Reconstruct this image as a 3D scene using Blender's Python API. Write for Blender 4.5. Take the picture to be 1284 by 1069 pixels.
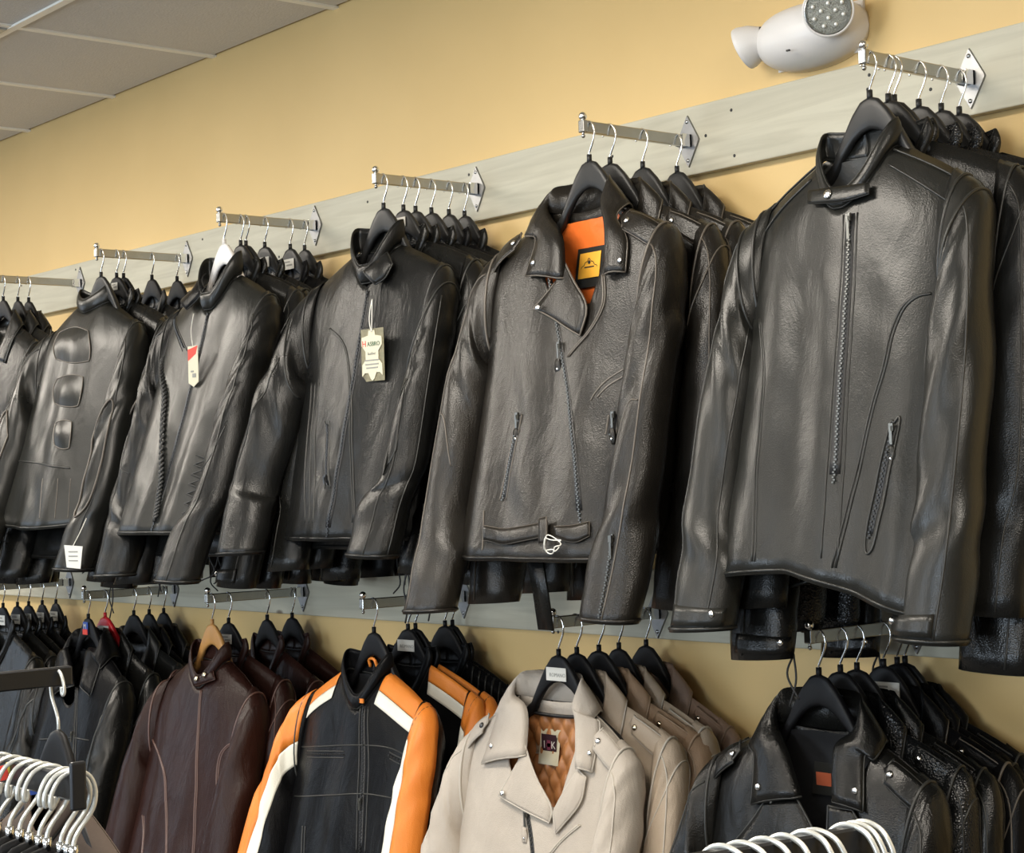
import bpy, math, random
import numpy as np
from mathutils import Vector, Matrix
rng = np.random.default_rng(7)
random.seed(7)
for o in list(bpy.data.objects): bpy.data.objects.remove(o)
SC = bpy.context.scene
COL = SC.collection

# ------------------------------------------------------------------ camera
FPX, YAW, PITCH, ROLL = 2234.0, 0.878, 0.033, -0.030
CAM = np.array([1.945, -2.716, 1.503])
def cam_axes():
    cy, sy = math.cos(YAW), math.sin(YAW)
    F = np.array([-sy, cy, 0]); Rt = np.array([cy, sy, 0]); U = np.array([0, 0, 1.])
    F2 = F*math.cos(PITCH)+U*math.sin(PITCH); U2 = -F*math.sin(PITCH)+U*math.cos(PITCH)
    R3 = Rt*math.cos(ROLL)+U2*math.sin(ROLL); U3 = -Rt*math.sin(ROLL)+U2*math.cos(ROLL)
    return R3, U3, F2
CR, CU, CF = cam_axes()
cd = bpy.data.cameras.new('camera'); cam = bpy.data.objects.new('camera', cd); COL.objects.link(cam)
cd.sensor_fit = 'HORIZONTAL'; cd.sensor_width = 36; cd.lens = FPX/1284*36; cd.clip_start = 0.05
M = Matrix(((CR[0], CU[0], -CF[0], CAM[0]), (CR[1], CU[1], -CF[1], CAM[1]), (CR[2], CU[2], -CF[2], CAM[2]), (0, 0, 0, 1)))
cam.matrix_world = M
SC.camera = cam
def ray(u, v): return CF + CR*(u-642)/FPX + CU*(534.5-v)/FPX
def onY(u, v, Y):
    d = ray(u, v); return CAM + d*(Y-CAM[1])/d[1]
def onX(u, v, X):
    d = ray(u, v); return CAM + d*(X-CAM[0])/d[0]
def atD(u, v, dep): return CAM + ray(u, v)*dep

# ------------------------------------------------------------------ world, lights, exposure
SC.view_settings.view_transform = 'Standard'; SC.view_settings.look = 'None'
SC.view_settings.gamma = 1; SC.view_settings.use_curve_mapping = False
SC.view_settings.exposure = -0.15
W = bpy.data.worlds.new('world'); SC.world = W; W.use_nodes = True
W.node_tree.nodes['Background'].inputs[0].default_value = (0.75, 0.85, 1.0, 1)
W.node_tree.nodes['Background'].inputs[1].default_value = 1.0
def area(name, loc, rot, sx, sy, power, col):
    l = bpy.data.lights.new(name, 'AREA'); l.shape = 'RECTANGLE'; l.size = sx; l.size_y = sy; l.energy = power; l.color = col
    o = bpy.data.objects.new(name, l); COL.objects.link(o); o.location = loc; o.rotation_euler = rot
    return o
ROOM = dict(x0=-7.0, x1=4.0, y0=-6.6, zc=2.81)
WINX = [-2.6, 1.6]
WINY = [-2.3, -3.9, -5.5]
for wx in WINX:       # daylight through the shop-front panes behind the camera
    area('window_daylight', (wx, ROOM['y0']+0.06, 1.55), (math.radians(90), 0, 0), 1.5, 1.75, 135, (0.74, 0.87, 1.0))
for wy in WINY:       # daylight through the panes of the side shop front
    area('window_daylight', (ROOM['x0']+0.06, wy, 1.72), (math.radians(90), 0, math.radians(-90)), 1.5, 1.45, 9, (0.72, 0.86, 1.0))
TROF = [(-5.57, -1.58), (-3.31, -1.58), (-0.73, -1.58), (1.85, -1.58), (-3.31, -4.1), (-0.73, -4.1), (1.85, -4.1)]
for tx, ty in TROF:   # lit ceiling panels
    area('ceiling_panel_light', (tx, ty, ROOM['zc']-0.03), (0, 0, 0), 1.2, 0.58, 50, (1.0, 0.92, 0.80))

# ------------------------------------------------------------------ helpers
def link(o, parent=None):
    COL.objects.link(o)
    if parent is not None: o.parent = parent
    return o
def tag(o, label=None, cat=None, group=None, kind=None):
    if label: o['label'] = label
    if cat: o['category'] = cat
    if group: o['group'] = group
    if kind: o['kind'] = kind
    return o
def empty(name, loc, yaw=0):
    o = bpy.data.objects.new(name, None); COL.objects.link(o); o.location = loc; o.rotation_euler = (0, 0, yaw)
    o.empty_display_size = 0.05
    return o
def mk(name, V, Fc, mat, parent=None, smooth=True, solid=0, off=0):
    me = bpy.data.meshes.new(name)
    me.from_pydata(np.asarray(V, float).reshape(-1, 3).tolist(), [], [list(map(int, f)) for f in Fc])
    if smooth and len(me.polygons): me.polygons.foreach_set('use_smooth', [True]*len(me.polygons))
    if mat is not None: me.materials.append(mat)
    o = bpy.data.objects.new(name, me); link(o, parent)
    if solid:
        m = o.modifiers.new('solid', 'SOLIDIFY'); m.thickness = solid; m.offset = off
    return o
def gridf(P, closed=False, base=0):
    m, n = P.shape[:2]; idx = base+np.arange(m*n).reshape(m, n)
    if closed: idx = np.concatenate([idx, idx[:, :1]], 1)
    f = np.stack([idx[:-1, :-1], idx[:-1, 1:], idx[1:, 1:], idx[1:, :-1]], -1).reshape(-1, 4)
    return P.reshape(-1, 3), f
class MB:
    def __init__(s): s.V = []; s.F = []; s.n = 0
    def add(s, V, Fc):
        V = np.asarray(V, float).reshape(-1, 3)
        s.V.append(V); s.F += [[int(i)+s.n for i in f] for f in Fc]; s.n += len(V)
    def grid(s, P, closed=False):
        V, f = gridf(P, closed); s.add(V, f)
    def box(s, c, d, R=None):
        q = np.array([[x, y, z] for x in (-.5, .5) for y in (-.5, .5) for z in (-.5, .5)])*np.array(d)
        if R is not None: q = q@np.asarray(R).T
        s.add(q+np.array(c), [[0, 1, 3, 2], [4, 6, 7, 5], [0, 4, 5, 1], [2, 3, 7, 6], [0, 2, 6, 4], [1, 5, 7, 3]])
    def tube(s, P, r, n=6, cap=True, flat=None):
        P = np.asarray(P, float); m = len(P); r = np.broadcast_to(r, (m,))
        T = np.gradient(P, axis=0); T /= np.linalg.norm(T, axis=1)[:, None]+1e-12
        up = np.array([0.31, 0.87, 0.39]); N = np.zeros_like(P)
        v = up-T[0]*(up@T[0]); v /= np.linalg.norm(v)
        for i in range(m):
            v = v-T[i]*(v@T[i]); v /= np.linalg.norm(v)+1e-12; N[i] = v
        B = np.cross(T, N); a = np.linspace(0, 2*np.pi, n, endpoint=False)
        G = P[:, None]+r[:, None, None]*(N[:, None]*np.cos(a)[None, :, None]+B[:, None]*np.sin(a)[None, :, None])
        b = s.n; V, f = gridf(G, True); s.add(V, f)
        if cap: s.F += [[b+i for i in range(n)][::-1], [b+(m-1)*n+i for i in range(n)]]
    def ball(s, c, r, n=10, m=7, sc=(1, 1, 1)):
        t = np.linspace(0.001, np.pi-.001, m); a = np.linspace(0, 2*np.pi, n, endpoint=False)
        G = np.stack([np.sin(t)[:, None]*np.cos(a), np.sin(t)[:, None]*np.sin(a), np.cos(t)[:, None]+0*a], -1)*r*np.array(sc)+np.array(c)
        s.grid(G, True)
    def disc(s, c, nrm, r, h, n=14, dome=0.0):
        nrm = np.asarray(nrm, float); nrm /= np.linalg.norm(nrm)
        u = np.cross(nrm, [0.2, 0.1, 0.97]); u /= np.linalg.norm(u); v = np.cross(nrm, u)
        a = np.linspace(0, 2*np.pi, n, endpoint=False); ring = u*np.cos(a)[:, None]+v*np.sin(a)[:, None]
        L = [(r, 0), (r, h*.6), (r*.85, h), (r*.45, h+dome*.8), (0.0005, h+dome)]
        G = np.stack([np.array(c)+ring*q+nrm*z for q, z in L]); s.grid(G, True)
    def build(s, name, mat, parent=None, smooth=True, solid=0, off=0):
        return mk(name, np.concatenate(s.V), s.F, mat, parent, smooth, solid, off)
def spline(P, n=24):
    P = np.asarray(P, float)
    if len(P) == 2: return P[0]+(P[1]-P[0])*np.linspace(0, 1, n)[:, None]
    Q = np.vstack([2*P[0]-P[1], P, 2*P[-1]-P[-2]]); out = []
    t = np.linspace(0, len(P)-1, n)
    for tt in t:
        i = min(int(tt), len(P)-2); f = tt-i; a, b, c, d = Q[i:i+4]
        out.append(.5*(2*b+(c-a)*f+(2*a-5*b+4*c-d)*f*f+(3*b-a-3*c+d)*f**3))
    return np.array(out)

# ------------------------------------------------------------------ materials
MATS = {}
def nmat(name):
    m = bpy.data.materials.new(name); m.use_nodes = True; nt = m.node_tree
    return m, nt, nt.nodes['Principled BSDF']
def N(nt, t, **k):
    n = nt.nodes.new(t)
    for a, b in k.items(): setattr(n, a, b)
    return n
def plain(name, col, rough=.5, metal=0., spec=.5, var=0.0, vscale=8, bump=0, bscale=60):
    if name in MATS: return MATS[name]
    m, nt, b = nmat(name); b.inputs['Base Color'].default_value = (*col, 1); b.inputs['Roughness'].default_value = rough
    b.inputs['Metallic'].default_value = metal; b.inputs['Specular IOR Level'].default_value = spec
    tc = N(nt, 'ShaderNodeTexCoord')
    if var:
        no = N(nt, 'ShaderNodeTexNoise'); no.inputs['Scale'].default_value = vscale; no.inputs['Detail'].default_value = 5
        nt.links.new(tc.outputs['Object'], no.inputs['Vector'])
        r = N(nt, 'ShaderNodeMixRGB'); r.inputs[1].default_value = (*[c*(1-var) for c in col], 1); r.inputs[2].default_value = (*[min(1, c*(1+var)) for c in col], 1)
        nt.links.new(no.outputs['Fac'], r.inputs[0]); nt.links.new(r.outputs[0], b.inputs['Base Color'])
    if bump:
        no = N(nt, 'ShaderNodeTexNoise'); no.inputs['Scale'].default_value = bscale; no.inputs['Detail'].default_value = 6
        nt.links.new(tc.outputs['Object'], no.inputs['Vector'])
        bu = N(nt, 'ShaderNodeBump'); bu.inputs['Strength'].default_value = bump; bu.inputs['Distance'].default_value = .004
        nt.links.new(no.outputs['Fac'], bu.inputs['Height']); nt.links.new(bu.outputs[0], b.inputs['Normal'])
    MATS[name] = m; return m
def leather(name, col, col2, rough=.42, grain=.25, gscale=420, wr=.35, wscale=14, spec=.36):
    if name in MATS: return MATS[name]
    m, nt, b = nmat(name); tc = N(nt, 'ShaderNodeTexCoord'); L = nt.links.new
    n1 = N(nt, 'ShaderNodeTexNoise'); n1.inputs['Scale'].default_value = 6; n1.inputs['Detail'].default_value = 6; n1.inputs['Roughness'].default_value = .6
    L(tc.outputs['Object'], n1.inputs['Vector'])
    cr = N(nt, 'ShaderNodeValToRGB'); cr.color_ramp.elements[0].position = .3; cr.color_ramp.elements[1].position = .72
    dk = .6 if max(col) < .04 else .95
    if max(col) < .04: rough -= .07; wr = wr*1.05
    cr.color_ramp.elements[0].color = (*[c*dk for c in col], 1); cr.color_ramp.elements[1].color = (*[c*dk for c in col2], 1)
    L(n1.outputs['Fac'], cr.inputs[0]); L(cr.outputs[0], b.inputs['Base Color'])
    rr = N(nt, 'ShaderNodeMapRange'); rr.inputs['To Min'].default_value = rough-.06; rr.inputs['To Max'].default_value = rough+.10
    L(n1.outputs['Fac'], rr.inputs['Value']); L(rr.outputs[0], b.inputs['Roughness'])
    b.inputs['Specular IOR Level'].default_value = spec
    vo = N(nt, 'ShaderNodeTexVoronoi'); vo.inputs['Scale'].default_value = gscale
    L(tc.outputs['Object'], vo.inputs['Vector'])
    mp = N(nt, 'ShaderNodeMapping'); mp.inputs['Scale'].default_value = (1.5, 1.5, .55); L(tc.outputs['Object'], mp.inputs['Vector'])
    n2 = N(nt, 'ShaderNodeTexNoise'); n2.inputs['Scale'].default_value = wscale; n2.inputs['Detail'].default_value = 5; n2.inputs['Distortion'].default_value = .5
    L(mp.outputs[0], n2.inputs['Vector'])
    b1 = N(nt, 'ShaderNodeBump'); b1.inputs['Strength'].default_value = wr; b1.inputs['Distance'].default_value = .012
    L(n2.outputs['Fac'], b1.inputs['Height'])
    b2 = N(nt, 'ShaderNodeBump'); b2.inputs['Strength'].default_value = grain; b2.inputs['Distance'].default_value = .0012
    L(vo.outputs['Distance'], b2.inputs['Height']); L(b1.outputs[0], b2.inputs['Normal']); L(b2.outputs[0], b.inputs['Normal'])
    MATS[name] = m; return m
BLK = leather('black_leather', (.008, .008, .0075), (.014, .014, .0125), .31, spec=.3)
BLK2 = leather('soft_black_leather', (.010, .010, .0095), (.018, .018, .0165), .35, wr=.32, spec=.26)
PEB = leather('pebbled_black_leather', (.010, .0105, .011), (.017, .018, .019), .30, grain=.8, gscale=260)
OLV = leather('matt_charcoal_leather', (.017, .017, .0145), (.027, .027, .0235), .36, grain=.15, wr=.25, wscale=9)
DIS = leather('distressed_brown_black_leather', (.012, .0105, .0085), (.032, .027, .021), .35, grain=.3, wr=.3)
DEEP = leather('deep_black_leather', (.006, .006, .0065), (.011, .011, .012), .36, spec=.10)
BRN = leather('brown_leather', (.026, .0085, .0060), (.042, .0155, .011), .42, wr=.4, spec=.2)
CREAM = leather('cream_suede_leather', (.42, .37, .315), (.52, .465, .40), .62, grain=.3, wr=.45)
TAN = leather('tan_leather', (.32, .21, .13), (.41, .28, .18), .6, grain=.3, wr=.5)
TAN2 = leather('pale_tan_leather', (.38, .30, .22), (.47, .38, .29), .6, grain=.3, wr=.5)
TAUP = leather('taupe_leather', (.21, .14, .10), (.28, .19, .14), .6, grain=.3, wr=.5)
ORG = leather('orange_leather', (.72, .20, .025), (.80, .26, .04), .42, grain=.25, wr=.3)
WHT = leather('off_white_leather', (.78, .74, .62), (.84, .80, .70), .45, grain=.25, wr=.3)
GREY = leather('dark_grey_leather', (.035, .036, .036), (.055, .056, .055), .5, grain=.6, gscale=330)
SUED = plain('brown_suede', (.055, .036, .024), .9, var=.25, vscale=20, bump=.2)
DCLO = plain('dark_cloth', (.014, .016, .020), .8, var=.2, bump=.15, bscale=200)
SEAM = plain('black_thread_piping', (.022, .022, .020), .36, spec=.4)
SEAMD = plain('worn_piping', (.10, .085, .068), .4)
LINB = plain('black_lining', (.012, .012, .013), .5, bump=.3, bscale=25)
LINO = plain('orange_satin_lining', (.80, .17, .03), .33, var=.15, vscale=12, bump=.8, bscale=28)
LINQ = plain('quilted_tan_lining', (.40, .17, .06), .4, var=.12, vscale=14)
LING = plain('grey_lining', (.07, .07, .068), .6, bump=.4, bscale=120)
CHR = plain('chrome', (.78, .78, .77), .14, 1.0)
CHRD = plain('worn_chrome', (.40, .40, .385), .26, 1.0, var=.15, vscale=40)
STEEL = plain('zinc_plate', (.30, .30, .30), .4, 1.0, var=.3, vscale=25)
ZIP = plain('zipper_metal', (.30, .295, .27), .32, 1.0)
BZIP = plain('black_zipper_metal', (.09, .09, .09), .3, .8)
SILV = plain('silver_snap', (.75, .75, .74), .2, 1.0)
BRASS = plain('pale_brass_snap', (.75, .66, .48), .22, 1.0)
HBLK = plain('black_hanger_plastic', (.006, .006, .007), .5, spec=.25)
HGRY = plain('grey_hanger_plastic', (.018, .018, .018), .4, spec=.35)
WOOD = plain('hanger_wood', (.50, .25, .075), .42, var=.2, vscale=30)
PAPER = plain('white_paper', (.66, .65, .60), .6)
CREAMP = plain('cream_card', (.60, .56, .42), .5)
REDP = plain('red_plastic', (.55, .012, .02), .35)
REDI = plain('red_ink', (.65, .05, .03), .5)
INK = plain('dark_ink', (.02, .02, .02), .6)
GINK = plain('grey_ink', (.25, .25, .23), .6)
PLUM = plain('plum_label_cloth', (.035, .012, .020), .6)
ROSE = plain('rose_thread', (.20, .04, .08), .6)
YELL = plain('amber_label_cloth', (.85, .42, .04), .5, var=.12, vscale=30)
BTAG = plain('blue_ink', (.03, .08, .35), .5)
CORD = plain('black_cord', (.012, .012, .012), .6)
STRG = plain('white_string', (.75, .73, .66), .7)
WPL = plain('white_plastic', (.74, .71, .68), .38)
WHK = plain('white_coated_wire', (.62, .63, .60), .25, .45)
RAILD = plain('dark_rack_steel', (.030, .031, .034), .3, .6)

# ------------------------------------------------------------------ the room
def wallmat():
    m, nt, b = nmat('tan_painted_wall'); L = nt.links.new; tc = N(nt, 'ShaderNodeTexCoord')
    no = N(nt, 'ShaderNodeTexNoise'); no.inputs['Scale'].default_value = 1.6; no.inputs['Detail'].default_value = 4
    L(tc.outputs['Object'], no.inputs['Vector'])
    cr = N(nt, 'ShaderNodeValToRGB'); cr.color_ramp.elements[0].color = (.66, .46, .192, 1); cr.color_ramp.elements[1].color = (.71, .50, .215, 1)
    cr.color_ramp.elements[0].position = .35; cr.color_ramp.elements[1].position = .65
    L(no.outputs['Fac'], cr.inputs[0]); L(cr.outputs[0], b.inputs['Base Color']); b.inputs['Roughness'].default_value = .55
    n2 = N(nt, 'ShaderNodeTexNoise'); n2.inputs['Scale'].default_value = 180; L(tc.outputs['Object'], n2.inputs['Vector'])
    bu = N(nt, 'ShaderNodeBump'); bu.inputs['Strength'].default_value = .08; bu.inputs['Distance'].default_value = .002
    L(n2.outputs['Fac'], bu.inputs['Height']); L(bu.outputs[0], b.inputs['Normal']); return m
def boardmat():
    m, nt, b = nmat('whitewashed_pine'); L = nt.links.new; tc = N(nt, 'ShaderNodeTexCoord')
    mp = N(nt, 'ShaderNodeMapping'); mp.inputs['Scale'].default_value = (1.1, 4, 16); L(tc.outputs['Object'], mp.inputs['Vector'])
    no = N(nt, 'ShaderNodeTexNoise'); no.inputs['Scale'].default_value = 2.2; no.inputs['Detail'].default_value = 7; no.inputs['Distortion'].default_value = 1.2
    L(mp.outputs[0], no.inputs['Vector'])
    cr = N(nt, 'ShaderNodeValToRGB'); cr.color_ramp.elements[0].color = (.43, .40, .305, 1); cr.color_ramp.elements[1].color = (.52, .49, .38, 1)
    cr.color_ramp.elements[0].position = .30; cr.color_ramp.elements[1].position = .62
    L(no.outputs['Fac'], cr.inputs[0])
    vo = N(nt, 'ShaderNodeTexVoronoi'); vo.inputs['Scale'].default_value = 1.0
    mp2 = N(nt, 'ShaderNodeMapping'); mp2.inputs['Scale'].default_value = (3.1, 7, 7); L(tc.outputs['Object'], mp2.inputs['Vector']); L(mp2.outputs[0], vo.inputs['Vector'])
    mr = N(nt, 'ShaderNodeMapRange'); mr.inputs['From Min'].default_value = .03; mr.inputs['From Max'].default_value = .07
    L(vo.outputs['Distance'], mr.inputs['Value'])
    mx = N(nt, 'ShaderNodeMixRGB'); mx.inputs[1].default_value = (.16, .13, .09, 1); L(mr.outputs[0], mx.inputs[0]); L(cr.outputs[0], mx.inputs[2])
    L(mx.outputs[0], b.inputs['Base Color']); b.inputs['Roughness'].default_value = .5
    bu = N(nt, 'ShaderNodeBump'); bu.inputs['Strength'].default_value = .15; bu.inputs['Distance'].default_value = .003
    L(no.outputs['Fac'], bu.inputs['Height']); L(bu.outputs[0], b.inputs['Normal']); return m
WALL = wallmat(); BOARD = boardmat()
CEIL = plain('ceiling_tile', (.66, .63, .59), .85, var=.05, vscale=60, bump=.35, bscale=140)
TBAR = plain('ceiling_bar_paint', (.92, .90, .84), .35)
FLOORM = plain('grey_floor', (.10, .095, .09), .6, var=.15, vscale=3)
SHOPW = plain('shop_wall_paint', (.20, .17, .13), .7)
FRAMEM = plain('window_frame_alu', (.35, .35, .35), .35, .8)
def glow(name, col, s):
    m, nt, b = nmat(name); b.inputs['Base Color'].default_value = (*col, 1); b.inputs['Emission Color'].default_value = (*col, 1); b.inputs['Emission Strength'].default_value = s
    return m
PANEL = glow('lit_panel_lens', (1, .92, .8), 4.0)
x0, x1, y0, zc = ROOM['x0'], ROOM['x1'], ROOM['y0'], ROOM['zc']
def structure(name, c, d, mat):
    b = MB(); b.box((0, 0, 0), d); o = b.build(name, mat, None, False); o.location = c; tag(o, kind='structure'); return o
structure('floor', ((x0+x1)/2, (y0)/2, -.05), (x1-x0+.2, -y0+.2, .1), FLOORM)
structure('wall_back', ((x0+x1)/2, .05, 1.5), (x1-x0+.2, .1, 3.1), WALL)
structure('wall_right', (x1+.05, y0/2, 1.5), (.1, -y0, 3.1), SHOPW)
b = MB()
b.box(((x0+x1)/2, y0-.05, .31), (x1-x0, .1, .62)); b.box(((x0+x1)/2, y0-.05, 2.75), (x1-x0, .1, .5))
xs_ = [x0]+sum([[w-.78, w+.78] for w in WINX], [])+[x1]
for i in range(0, len(xs_), 2): b.box(((xs_[i]+xs_[i+1])/2, y0-.05, 1.35), (xs_[i+1]-xs_[i], .1, 2.4))
o = b.build('wall_front', SHOPW, None, False); tag(o, kind='structure')
b = MB(); b.box((x0-.05, y0/2, .47), (.1, -y0, .94)); b.box((x0-.05, y0/2, 2.75), (.1, -y0, .5))
ys_ = [y0]+sum([[w-.78, w+.78] for w in WINY[::-1]], [])+[0]
for i in range(0, len(ys_), 2): b.box((x0-.05, (ys_[i]+ys_[i+1])/2, 1.35), (.1, ys_[i+1]-ys_[i], 2.4))
o = b.build('wall_left', SHOPW, None, False); tag(o, kind='structure')
GLASS, gnt, gb = nmat('window_glass'); gb.inputs['Base Color'].default_value = (.9, .95, 1, 1); gb.inputs['Roughness'].default_value = .02; gb.inputs['Transmission Weight'].default_value = 1
for i, (wx, wy) in enumerate([(w, None) for w in WINX]+[(None, w) for w in WINY]):
    b = MB()
    hh = 1.88 if wy is None else 1.56
    for sx in (-1, 1): b.box((sx*.75, 0, 0), (.06, .08, hh))
    for sz in (-1, 1): b.box((0, 0, sz*(hh/2-.03)), (1.56, .08, .06))
    o = b.build('window_%d' % (i+1), FRAMEM, None, False); o.location = (wx, y0-.05, 1.56) if wy is None else (x0-.05, wy, 1.72); o.rotation_euler = (0, 0, 0 if wy is None else math.pi/2); tag(o, kind='structure')
    b = MB(); b.box((0, 0, 0), (1.44, .008, hh-.12)); b.build('pane', GLASS, o, False)
# boards the arms are screwed to
def wallboard(name, z0, z1):
    o = structure(name, ((x0+x1)/2, -.0125, (z0+z1)/2), (x1-x0, .023, z1-z0), BOARD)
    m = o.modifiers.new('bevel', 'BEVEL'); m.width = .0025; m.segments = 2
    return o
ub = wallboard('trim_1', 2.145, 2.290); lb = wallboard('trim_2', 1.163, 1.312)
nh = MB(); nh.disc((0, 0, 0), (0, -1, 0), .0035, .0012, 8)
first = None
for (u, v) in [(1088, 112), (1090, 94), (1167, 112), (917, 138), (921, 195), (885, 170), (768, 196), (461, 253), (588, 219), (254, 300), (350, 322), (27, 358), (95, 338), (204, 770), (700, 792)]:
    q = onY(u, v, -.024); par = ub if v < 500 else lb
    if first is None: first = nh.build('nail_hole', INK, par); h = first
    else: h = first.copy(); COL.objects.link(h); h.parent = par
    h.location = Vector(q)-par.location
# drop ceiling: bars and tiles on a 0.645 x 0.63 m grid
ceil = structure('ceiling', ((x0+x1)/2, y0/2, zc+.14), (x1-x0+.2, -y0+.2, .06), SHOPW)
gx, gy = .645, .632
xg = [-2.665+gx*k for k in range(-6, 11)]; yg = [-gy*k for k in range(0, 11)]
tile = None
trofcells = {}
for tx, ty in TROF: trofcells[(round(tx, 2), round(ty, 2))] = 1
def cell_is_trof(cx, cy):
    return any(abs(cx-tx) < .62 and abs(cy-ty) < .3 for tx, ty in TROF)
for i in range(len(xg)-1):
    for j in range(len(yg)-1):
        cx, cy = xg[i]+gx/2, yg[j]-gy/2
        if i in (5,) and j == 1: continue
        if tile is None:
            b = MB(); b.box((0, 0, 0), (gx-.022, gy-.022, .015)); tile = b.build('ceiling_tile', CEIL, ceil, False); t = tile
        else:
            t = tile.copy(); COL.objects.link(t); t.parent = ceil
        t.location = Vector((cx, cy, zc+.008))-ceil.location
for k, xx in enumerate(xg):
    b = MB(); b.box((0, y0/2, 0), (.024, -y0, .006)); b.box((0, y0/2, .015), (.004, -y0, .03)); o = b.build('ceiling_bar', TBAR, ceil, False); o.location = Vector((xx, 0, zc-.002))-ceil.location
for k, yy in enumerate(yg):
    if k == 0: continue
    b = MB(); b.box(((x0+x1)/2, 0, 0), (x1-x0, .024, .006)); b.box(((x0+x1)/2, 0, .015), (x1-x0, .004, .03)); o = b.build('ceiling_bar', TBAR, ceil, False); o.location = Vector((0, yy-.012 if k == 0 else yy, zc-.0035))-ceil.location
# unlit recessed panel in the cell next to the wall row
tf = empty('ceiling_panel', (xg[5]+gx/2, yg[1]-gy/2, zc-.004)); tag(tf, 'unlit recessed ceiling light panel with a grey ribbed lens', 'ceiling light')
b = MB(); w_, h_ = gx-.03, gy-.03
for s in (-1, 1):
    b.box((s*(w_/2-.02), 0, 0), (.04, h_, .012)); b.box((0, s*(h_/2-.02), 0), (w_-.08, .04, .012))
b.build('frame', plain('panel_frame', (.45, .46, .47), .4, .5), tf, False)
b = MB()
for k in range(18): b.box(((k-8.5)*(w_-.08)/18, 0, .004), ((w_-.08)/18-.004, h_-.08, .008))
b.build('lens', plain('grey_lens', (.42, .46, .50), .25), tf, False)
for n_, (tx, ty) in enumerate(TROF):
    o = empty('ceiling_light', (tx, ty, zc-.012)); tag(o, 'lit white ceiling light panel over the shop floor', 'ceiling light', 'lit ceiling panels')
    b = MB(); b.box((0, 0, 0), (1.24, .6, .012)); b.build('frame', WPL, o, False)
    b = MB(); b.box((0, 0, -.008), (1.18, .55, .006)); b.build('lens', PANEL, o, False)

# ------------------------------------------------------------------ arms on the wall
ARMS = dict(
 A1=((1085, 72), 'the upper arm below the emergency light'), A2=((733, 159), 'the arm of distressed brown-black biker jackets'),
 A3=((473, 224), 'the arm led by the hide-tagged jacket'), A4=((277, 273), 'the arm led by the braided-seam jacket'),
 A5=((123, 317), 'the arm led by the padded-back jacket'), A6=((-12, 347), 'the upper arm past the padded-back jacket'),
 B0=(None, 'the lower arm beyond the black biker jackets'),
 B1=((1017, 798), 'the arm of black biker jackets'), B2=((695, 780), 'the arm led by the cream jacket'),
 B3=((457, 757), 'the arm led by the orange-striped jacket'), B4=((262, 750), 'the arm of brown jackets'),
 B5=((107, 746), 'the arm with the red hanger'), B6=((-40, 748), 'the arm of white-stickered hangers'))
TIP = {}
for k, (px, ds) in ARMS.items():
    if px is None: TIP[k] = np.array([.60, -.32, 1.22]); continue
    q = onY(*px, -.32)
    if k == 'A6': q = np.array([-3.53, -.32, 2.220])
    if k == 'B6': q = np.array([-3.66, -.32, 1.222])
    TIP[k] = q
def make_arm(k):
    T = TIP[k]; X, Z = T[0], T[2]; up = k[0] == 'A'
    o = empty('display_arm', (X, -.024, Z)); tag(o, ('chrome display arm on the upper board, ' if up else 'chrome display arm on the lower board, ')+ARMS[k][1], 'display arm', 'wall display arms')
    b = MB(); h, w, d = .056, .033, .004
    P = [(0, h), (w*.12, h*.9), (w*.93, h*.1), (w, 0), (w*.93, -h*.1), (w*.12, -h*.9), (0, -h), (-w*.12, -h*.9), (-w*.93, -h*.1), (-w, 0), (-w*.93, h*.1), (-w*.12, h*.9)]
    n = len(P); b.add([(x, 0, z) for x, z in P]+[(x*.96, -d, z*.96) for x, z in P], [list(range(n))]+[list(range(n, 2*n))[::-1]]+[[i, n+i, n+(i+1) % n, (i+1) % n] for i in range(n)])
    b.build('wall_plate', STEEL, o, False)
    for s in (-1, 1):
        b = MB(); b.disc((0, -d, s*.041), (0, -1, 0), .0042, .0015, 10, .0012); b.build('screw', CHRD, o)
    b = MB()
    for s in (-1, 1): b.box((s*.0095, -.016, 0), (.003, .026, .026))
    b.box((0, -.006, 0), (.022, .004, .026)); b.build('bracket', CHR, o, False)
    L = .296
    b = MB(); b.box((0, -L/2-.004, 0), (.012, L-.008, .024)); q = b.build('bar', CHRD, o, False)
    m = q.modifiers.new('bevel', 'BEVEL'); m.width = .0018; m.segments = 2
    b = MB(); b.box((0, -L-.004, .0005), (.017, .012, .025)); q = b.build('end_cap', CHRD, o, False)
    m = q.modifiers.new('bevel', 'BEVEL'); m.width = .002; m.segments = 2
    b = MB(); b.tube([(0, -L-.004, .011), (0, -L-.004, .017)], .0045, 10); b.ball((0, -L-.004, .021), .0085, 14, 10); b.build('ball_stop', CHR, o)
    b = MB(); b.tube([(0, -L-.004, -.010), (0, -L-.004, -.018)], .003, 8); b.ball((0, -L-.004, -.019), .0042, 10, 7); b.build('set_screw', CHRD, o)
    return o
for k in ARMS: make_arm(k)

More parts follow.
